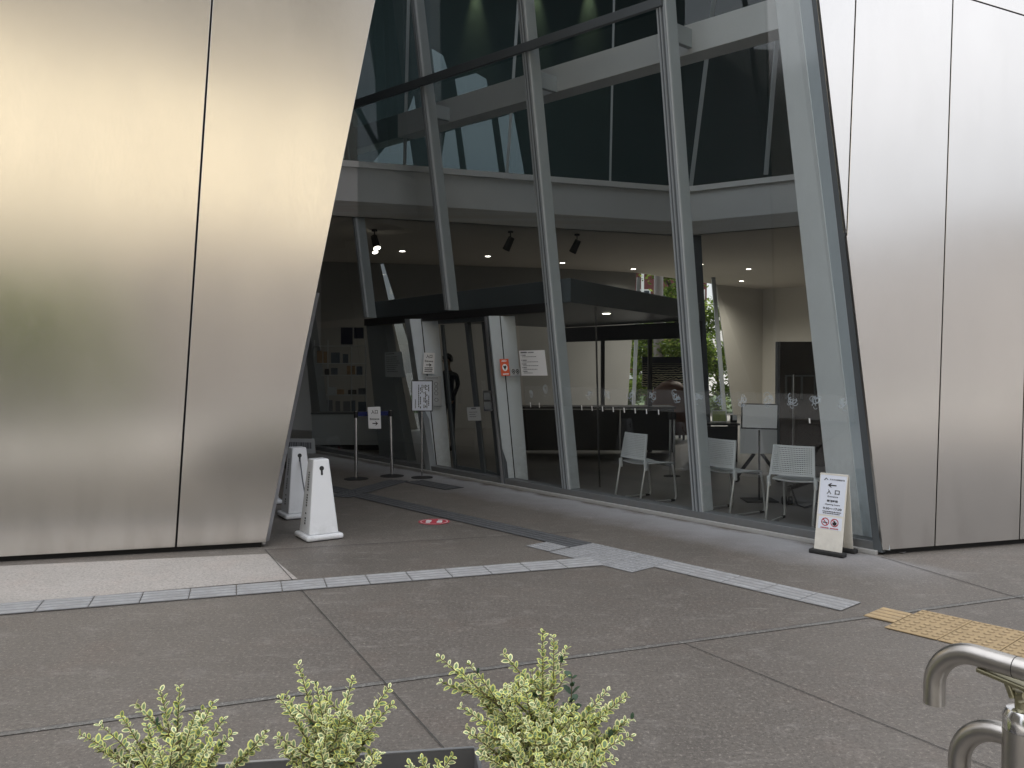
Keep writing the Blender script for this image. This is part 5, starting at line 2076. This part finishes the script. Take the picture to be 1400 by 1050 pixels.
def shoot(mbL, mbS, a, b, bow, rr, dens=.0125, start=.25, L=.0255, plain=False):
    """one leafy shoot from a to b"""
    ln_ = (b - a).length
    mid = (a + b) / 2 + bow
    n_ = max(4, int(ln_ / .03))
    pts = [a * (1 - u) ** 2 + mid * 2 * u * (1 - u) + b * u * u for u in [i / n_ for i in range(n_ + 1)]]
    mbS.tube(pts, [.0042 * (1 - .75 * i / n_) for i in range(n_ + 1)], 5, cap=False)
    m_ = int(ln_ * (1 - start) / dens)
    ph = rr.uniform(0, 6.28)
    for i in range(m_):
        u = start + (1 - start) * (i + .5) / m_
        x = u * n_
        k = min(n_ - 1, int(x))
        p = pts[k].lerp(pts[k + 1], x - k)
        tn = (pts[k + 1] - pts[k]).normalized()
        s = tn.cross(V((0, -1, .25)))
        if s.length < .1:
            s = tn.cross(V((1, 0, 0)))
        s.normalize()
        w_ = s.cross(tn)
        for sd in (0, 1):
            an = ph + (i % 2) * math.pi / 2 + sd * math.pi + rr.uniform(-.35, .35)
            an = an * .999
            out = s * math.cos(an) + w_ * math.sin(an)
            d = (out * .85 + tn * rr.uniform(.45, .95) + V((rr.uniform(-.2, .2), rr.uniform(-.2, .2), rr.uniform(-.15, .2)))).normalized()
            nr = (V((rr.uniform(-.5, .5), -.35 + rr.uniform(-.4, .4), .9)) + tn * .4).normalized()
            if abs(nr.dot(d)) > .95:
                nr = V((0, -1, 0))
            sc_ = L * rr.uniform(.8, 1.15) * (1 if u < .88 else .72)
            leaf(mbL, p, d, nr, sc_, sc_ * rr.uniform(.5, .68), 2 if plain else (0 if rr.random() > .012 else 2), 1 if rr.random() < .55 else 3)


def shrub(lab, root_px, Yr, tips, rr, fill, bush_r):
    root = dep(root_px[0], root_px[1], Yr)
    root.z = .20
    t = thing('variegated_shrub', lab, 'shrub', root)
    mbL, mbS = MB(), MB()
    hub = dep(root_px[0], root_px[1], Yr)
    for (x, y, dy) in tips:
        tip = dep(x, y - bush_r * 50, Yr + dy)
        a = root + V((rr.uniform(-.03, .03), rr.uniform(-.03, .03), 0))
        v = tip - a
        # stem rises from the soil then bends to the tip
        bow = V((-v.x * .28, 0, .02 + abs(v.x) * .22)) + V((rr.uniform(-.015, .015), rr.uniform(-.02, .02), 0))
        shoot(mbL, mbS, a, tip, bow, rr, start=.36)
        # side shoots
        for k in range(fill):
            u = rr.uniform(.34, .72)
            mid = (a + tip) / 2 + bow
            p = a * (1 - u) ** 2 + mid * 2 * u * (1 - u) + tip * u * u
            l_ = rr.choice((.05, .08, .12, .17)) * rr.uniform(.8, 1.2) * (1.25 - u * .7)
            an = rr.uniform(0, 6.28)
            q = p + V((math.cos(an) * l_ * .8, math.sin(an) * l_ * .7, l_ * rr.uniform(.2, .9)))
            shoot(mbL, mbS, p, q, V((0, 0, -.008)), rr, start=.12, L=.0245)
    mbS.build('stem', M['stem'], t, recalc=False)
    mbL.build('foliage', [M['leaf_in'], M['leaf_out'], M['leaf_dk'], M['leaf_out2']], t, recalc=False)
    return t


rr = random.Random(21)
shrub('largest cream edged shrub, with one tall upright shoot, at the right end of the planter', (742, 1095), 2.36,
      [(598, 900, .05), (640, 910, -.02), (655, 948, .04), (690, 942, 0), (716, 932, -.05), (748, 940, .06), (742, 866, .0), (757, 872, .05), (700, 968, -.1),
       (832, 946, .02), (858, 955, -.06), (866, 985, 0), (866, 1008, -.1), (628, 968, -.08), (640, 1005, -.1), (786, 985, -.08), (812, 1000, .05), (655, 1035, -.14), (842, 1040, -.15),
       (720, 985, -.16), (760, 1005, -.18), (690, 1010, -.2), (735, 1030, -.22), (800, 1030, -.2), (665, 985, .1), (780, 960, .1)], rr, 8, .06)
shrub('middle cream edged shrub, spreading like a fan, before the planter edge', (455, 1110), 2.30,
      [(407, 917, 0), (380, 962, .04), (431, 942, -.04), (448, 952, .03), (483, 936, 0), (533, 949, -.03), (538, 972, .02), (470, 972, -.06), (500, 990, -.08), (450, 985, -.1), (425, 990, .06), (520, 1040, -.12), (478, 1015, -.1), (436, 1025, -.12)], rr, 3, .2)
shrub('leftmost cream edged shrub, low and loose, in the corner of the planter', (245, 1130), 2.26,
      [(108, 1014, 0), (135, 1000, .03), (165, 988, -.03), (219, 953, 0), (246, 948, .03), (292, 970, -.02), (307, 992, .02), (318, 1012, -.04), (200, 1000, -.06), (268, 985, -.05), (180, 1030, -.1), (240, 1010, -.1), (290, 1025, -.12), (362, 1025, .02), (215, 1030, -.14), (145, 1040, -.1)], rr, 3, .2)
shrub('small cream edged sprig shrub between the two bigger right hand shrubs', (590, 1120), 2.30,
      [(576, 1041, 0), (620, 1038, .03), (600, 1046, -.05), (560, 1048, -.03)], rr, 1, .1)
# plain green shoot behind the tall shoot
mbL, mbS = MB(), MB()
root = dep(770, 1095, 2.45)
t = thing('green_shoot', 'plain dark green leafy shoot behind the tall variegated shoot', 'shoot', V((root.x, root.y, .20)))
shoot(mbL, mbS, V((root.x, root.y, .20)), dep(782, 922, 2.45), V((.01, 0, 0)), rr, dens=.022, start=.6, L=.036, plain=True)
mbS.build('stem', M['stem'], t, recalc=False)
mbL.build('foliage', [M['leaf_dk'], M['leaf_dk'], M['leaf_dk']], t, recalc=False)


# ---------------------------------------------------------------- surroundings
def tree(lab, loc, h, spread, n, rr, leafsize=.16, name='tree', trunk_h=.35, m_=None):
    t = thing(name, lab, 'tree', loc)
    L = V(loc)
    top = L + V((rr.uniform(-.3, .3), rr.uniform(-.3, .3), h * .85))
    pts = [L, L + V((.05, 0, h * .3)), L + V((-.05, .1, h * .55)), top]
    r0_ = h * .022
    MB().tube(pts, [r0_, r0_ * .8, r0_ * .55, r0_ * .12], 8).build('trunk', M['bark'], t)
    mbB, mb = MB(), MB()
    cl = []
    for k in range(16):
        a, zz = rr.uniform(0, 6.28), rr.uniform(trunk_h, .95)
        rad = spread * math.sqrt(max(.05, 1 - ((zz - .6) / .55) ** 2)) * rr.uniform(.35, 1)
        c = L + V((math.cos(a) * rad, math.sin(a) * rad, h * zz))
        b0_ = L + V((0, 0, h * max(.2, zz - .2)))
        mbB.tube([b0_, (b0_ + c) / 2 + V((0, 0, .1)), c], [r0_ * .3, r0_ * .2, r0_ * .08], 5, cap=False)
        cl.append((c, spread * rr.uniform(.28, .45)))
    mbB.build('limb', M['bark'], t, recalc=False)
    for i in range(n):
        c, s = rr.choice(cl)
        p = c + V((rr.gauss(0, s * .5), rr.gauss(0, s * .5), rr.gauss(0, s * .4)))
        d = V((rr.uniform(-1, 1), rr.uniform(-1, 1), rr.uniform(-.6, .6))).normalized()
        e = d.cross(V((rr.uniform(-1, 1), rr.uniform(-1, 1), 1))).normalized()
        l_ = leafsize * rr.uniform(.6, 1.3)
        mb.add([p - d * l_ * .5, p + e * l_ * .28, p + d * l_ * .5, p - e * l_ * .28], [[0, 1, 2, 3]], 0 if rr.random() < .65 else 1)
    mb.build('crown', m_ or [M['tree_leaf'], M['tree_leaf2']], t, recalc=False)
    return t


rr = random.Random(9)
for x, y, h, s, lab in ((5.9, 29.5, 5.6, 1.3, 'leafy sunlit tree seen through the tall slit beside the leaning column'), (6.6, 30.5, 6.0, 1.6, 'leafy tree seen at the right edge of the planting window'),
                        (5.3, 32.5, 4.2, 1.7, 'bushy tree seen behind the seascape board')):
    tree(lab, (x, y, 0), h, s, 2600, rr, .17, trunk_h=.18)
for x, lab in ((3.6, 'leftmost low bush outside the planting window'), (5.2, 'middle low bush outside the planting window'), (7.0, 'rightmost low bush outside the planting window')):
    tree(lab, (x, 28.2, 0), 2.9, 1.1, 3000, rr, .17, name='bush', trunk_h=.02)
lw = MB().poly([(-20, 26.9, .004), (26, 26.9, .004), (26, 43, .004), (-20, 43, .004)]).build('lawn', mat('grass', (.05, .085, .02), .95, 0, .4, 3), recalc=False)
tag(lw, kind='structure')
c = dep(900, 500, 27.5)
t = thing('utility_pole', 'grey round pole seen through the planting window', 'pole', (c.x, 27.5, 0))
MB().tube([(c.x, 27.5, 0), (c.x, 27.5, 7)], [.17, .14], 14).build('shaft', M['grey_render'], t)
MB().tube([(c.x, 27.5, 5.9), (c.x, 27.5, 6.05)], .18, 14).build('band', M['edge_steel'], t)

# apartment block behind the museum
Yb = 44.0
a, b = dep(868, 375, Yb), dep(915, 375, Yb)
t = thing('apartment_block', 'red brick apartment block with white balcony bands seen through the slit', 'building', ((a.x + b.x) / 2, Yb, 0))
cx, wd_ = (a.x + b.x) / 2 + .5, (b.x - a.x) + 3
MB().box((cx, Yb + 3, 6), (wd_, 6, 12)).build('wall', M['brick'], t)
for zz in (1.0, 3.7, 6.95, 9.6):
    MB().box((cx, Yb - .15, zz), (wd_ + .1, .29, .34)).build('balcony_band', M['white'], t)
for zz in (2.2, 5.05, 8.2):
    for i in range(5):
        x = cx - wd_ / 2 + wd_ * (i + .5) / 5
        w = MB().box((x, Yb - .03, zz), (.75, .05, 1.1)).build('window', M['white'], t)
        MB().box((x, Yb - .06, zz), (.62, .02, .96)).build('pane', M['window_glass'], w)
MB().box((cx - wd_ * .22, Yb - .36, 6), (.14, .12, 11.8)).build('downpipe', M['white'], t)
MB().box((cx, Yb + 3, 12.15), (wd_ + .4, 6.4, .3)).build('roof', M['grey_render'], t)


# buildings across the street behind the photographer (seen in the steel)
def block(lab, x0, x1, y, h, m_, floors, cols, depth=7, z_base=0):
    t = thing('street_building', lab, 'building', ((x0 + x1) / 2, y, 0))
    MB().box(((x0 + x1) / 2, y - depth / 2, h / 2), (x1 - x0, depth, h)).build('wall', m_, t)
    for f in range(floors):
        for c in range(cols):
            x = x0 + (x1 - x0) * (c + .5) / cols
            z = h * (f + .55) / floors
            w = MB().box((x, y + .02, z), ((x1 - x0) / cols * .34, .06, h / floors * .36)).build('window', M['white'], t)
            MB().box((x, y + .06, z), ((x1 - x0) / cols * .30, .03, h / floors * .31)).build('pane', M['window_glass'], w)
    MB().box(((x0 + x1) / 2, y - depth / 2, h + .15), (x1 - x0 + .5, depth + .5, .3)).build('roof', M['grey_render'], t)


block('tall cream rendered building across the street, reflected in the left steel wall', -18, 15, -30, 17.0, M['cream_render'], 5, 7)
block('taller greyish building rising behind the cream one across the street', -24, 24, -38.5, 38.0, M['dim_render'], 8, 9)
block('low brown grey building across the street, reflected in the steel', -16, 17, -25, 7.0, M['brown_render'], 2, 9, 4)
block('long grey building far to the right, reflected in the right steel wall', 31, 37, 12, 7.0, M['pale_render'], 3, 3, 40)
block('dark building beside the forecourt at far left, reflected in the entrance glass', -30, -22, 9, 13.0, M['dim_render'], 4, 3, 26)
for x_, y_, lab in ((-7.4, -11.5, 'round street tree farthest left of three across the forecourt'), (-4.6, -11, 'round street tree in the middle of three across the forecourt'), (-2.6, -12.5, 'round street tree farthest right of three across the forecourt')):
    tree(lab, (x_, y_, 0), 3.9, 1.9, 3000, rr, .30, name='street_tree', trunk_h=.12)
rd = MB().poly([(-170, -22, .004), (170, -22, .004), (170, -6, .004), (-170, -6, .004)]).build('road', mat('asphalt', (.055, .055, .057), .9, 0, .25, 2), recalc=False)
tag(rd, kind='structure')
pv = MB().poly([(-60, -5.98, .004), (60, -5.98, .004), (60, -.9, .004), (-60, -.9, .004)]).build('pavement', ground_mat('bounce_pavement', (0.46, 0.44, 0.41), (0.56, 0.54, 0.51), None, 0.1), recalc=False)  # unseen pale strip added to brighten reflections low on the steel
tag(pv, kind='structure')

# ---------------------------------------------------------------- world and sun
EL, AZ = 52.0, 8.0
w = bpy.data.worlds.new('World')
sc.world = w
w.use_nodes = True
nt = w.node_tree
bg = nt.nodes['Background']
sky = N(nt, 'ShaderNodeTexSky', sky_type='NISHITA')
sky.sun_disc = False
sky.sun_elevation = R(EL)
sky.sun_rotation = R(AZ)
sky.dust_density = 2.0
tc = N(nt, 'ShaderNodeTexCoord')
no = N(nt, 'ShaderNodeTexNoise')
no.inputs['Scale'].default_value = 2.2
no.inputs['Detail'].default_value = 7
mp = N(nt, 'ShaderNodeMapping')
mp.inputs['Scale'].default_value = (1, 1, 2.4)
nt.links.new(tc.outputs['Generated'], mp.inputs[0])
nt.links.new(mp.outputs[0], no.inputs['Vector'])
mr = N(nt, 'ShaderNodeMapRange')
mr.inputs[1].default_value = .34
mr.inputs[2].default_value = .58
mr.inputs[3].default_value = .45
mr.inputs[4].default_value = .95
nt.links.new(no.outputs['Fac'], mr.inputs[0])
mx = N(nt, 'ShaderNodeMix', data_type='RGBA')
mx.inputs[7].default_value = (8.8, 8.9, 9.3, 1)
# cloud cover grows brighter towards the zenith, as under a real overcast
sz = N(nt, 'ShaderNodeSeparateXYZ')
nt.links.new(tc.outputs['Generated'], sz.inputs[0])
zr = N(nt, 'ShaderNodeMapRange')
zr.inputs[1].default_value = 0.0
zr.inputs[2].default_value = 1.0
zr.inputs[3].default_value = 5.2
zr.inputs[4].default_value = 21.0
nt.links.new(sz.outputs[2], zr.inputs[0])
tint = N(nt, 'ShaderNodeVectorMath', operation='SCALE')
tint.inputs[0].default_value = (.975, .985, 1.03)
nt.links.new(zr.outputs[0], tint.inputs['Scale'])
nt.links.new(tint.outputs[0], mx.inputs[7])
nt.links.new(mr.outputs[0], mx.inputs[0])
nt.links.new(sky.outputs[0], mx.inputs[6])
nt.links.new(mx.outputs[2], bg.inputs[0])
bg.inputs[1].default_value = .14
sd = bpy.data.lights.new('sun', 'SUN')
sd.energy = 5.0
sd.angle = R(.5)
sd.color = (1, .95, .87)
so_ = bpy.data.objects.new('sun', sd)
COL.objects.link(so_)
dirv = V((math.sin(R(AZ)) * math.cos(R(EL)), math.cos(R(AZ)) * math.cos(R(EL)), math.sin(R(EL))))
so_.rotation_euler = dirv.to_track_quat('Z', 'Y').to_euler()
so_.location = dirv * 60

# ---------------------------------------------------------------- render settings
sc.view_settings.view_transform = 'Standard'
sc.view_settings.look = 'None'
sc.view_settings.exposure = 0
sc.render.engine = 'CYCLES'
sc.cycles.use_denoising = True
sc.cycles.max_bounces = 10
sc.cycles.transparent_max_bounces = 16
sc.cycles.sample_clamp_indirect = 6
sc.cycles.caustics_reflective = True
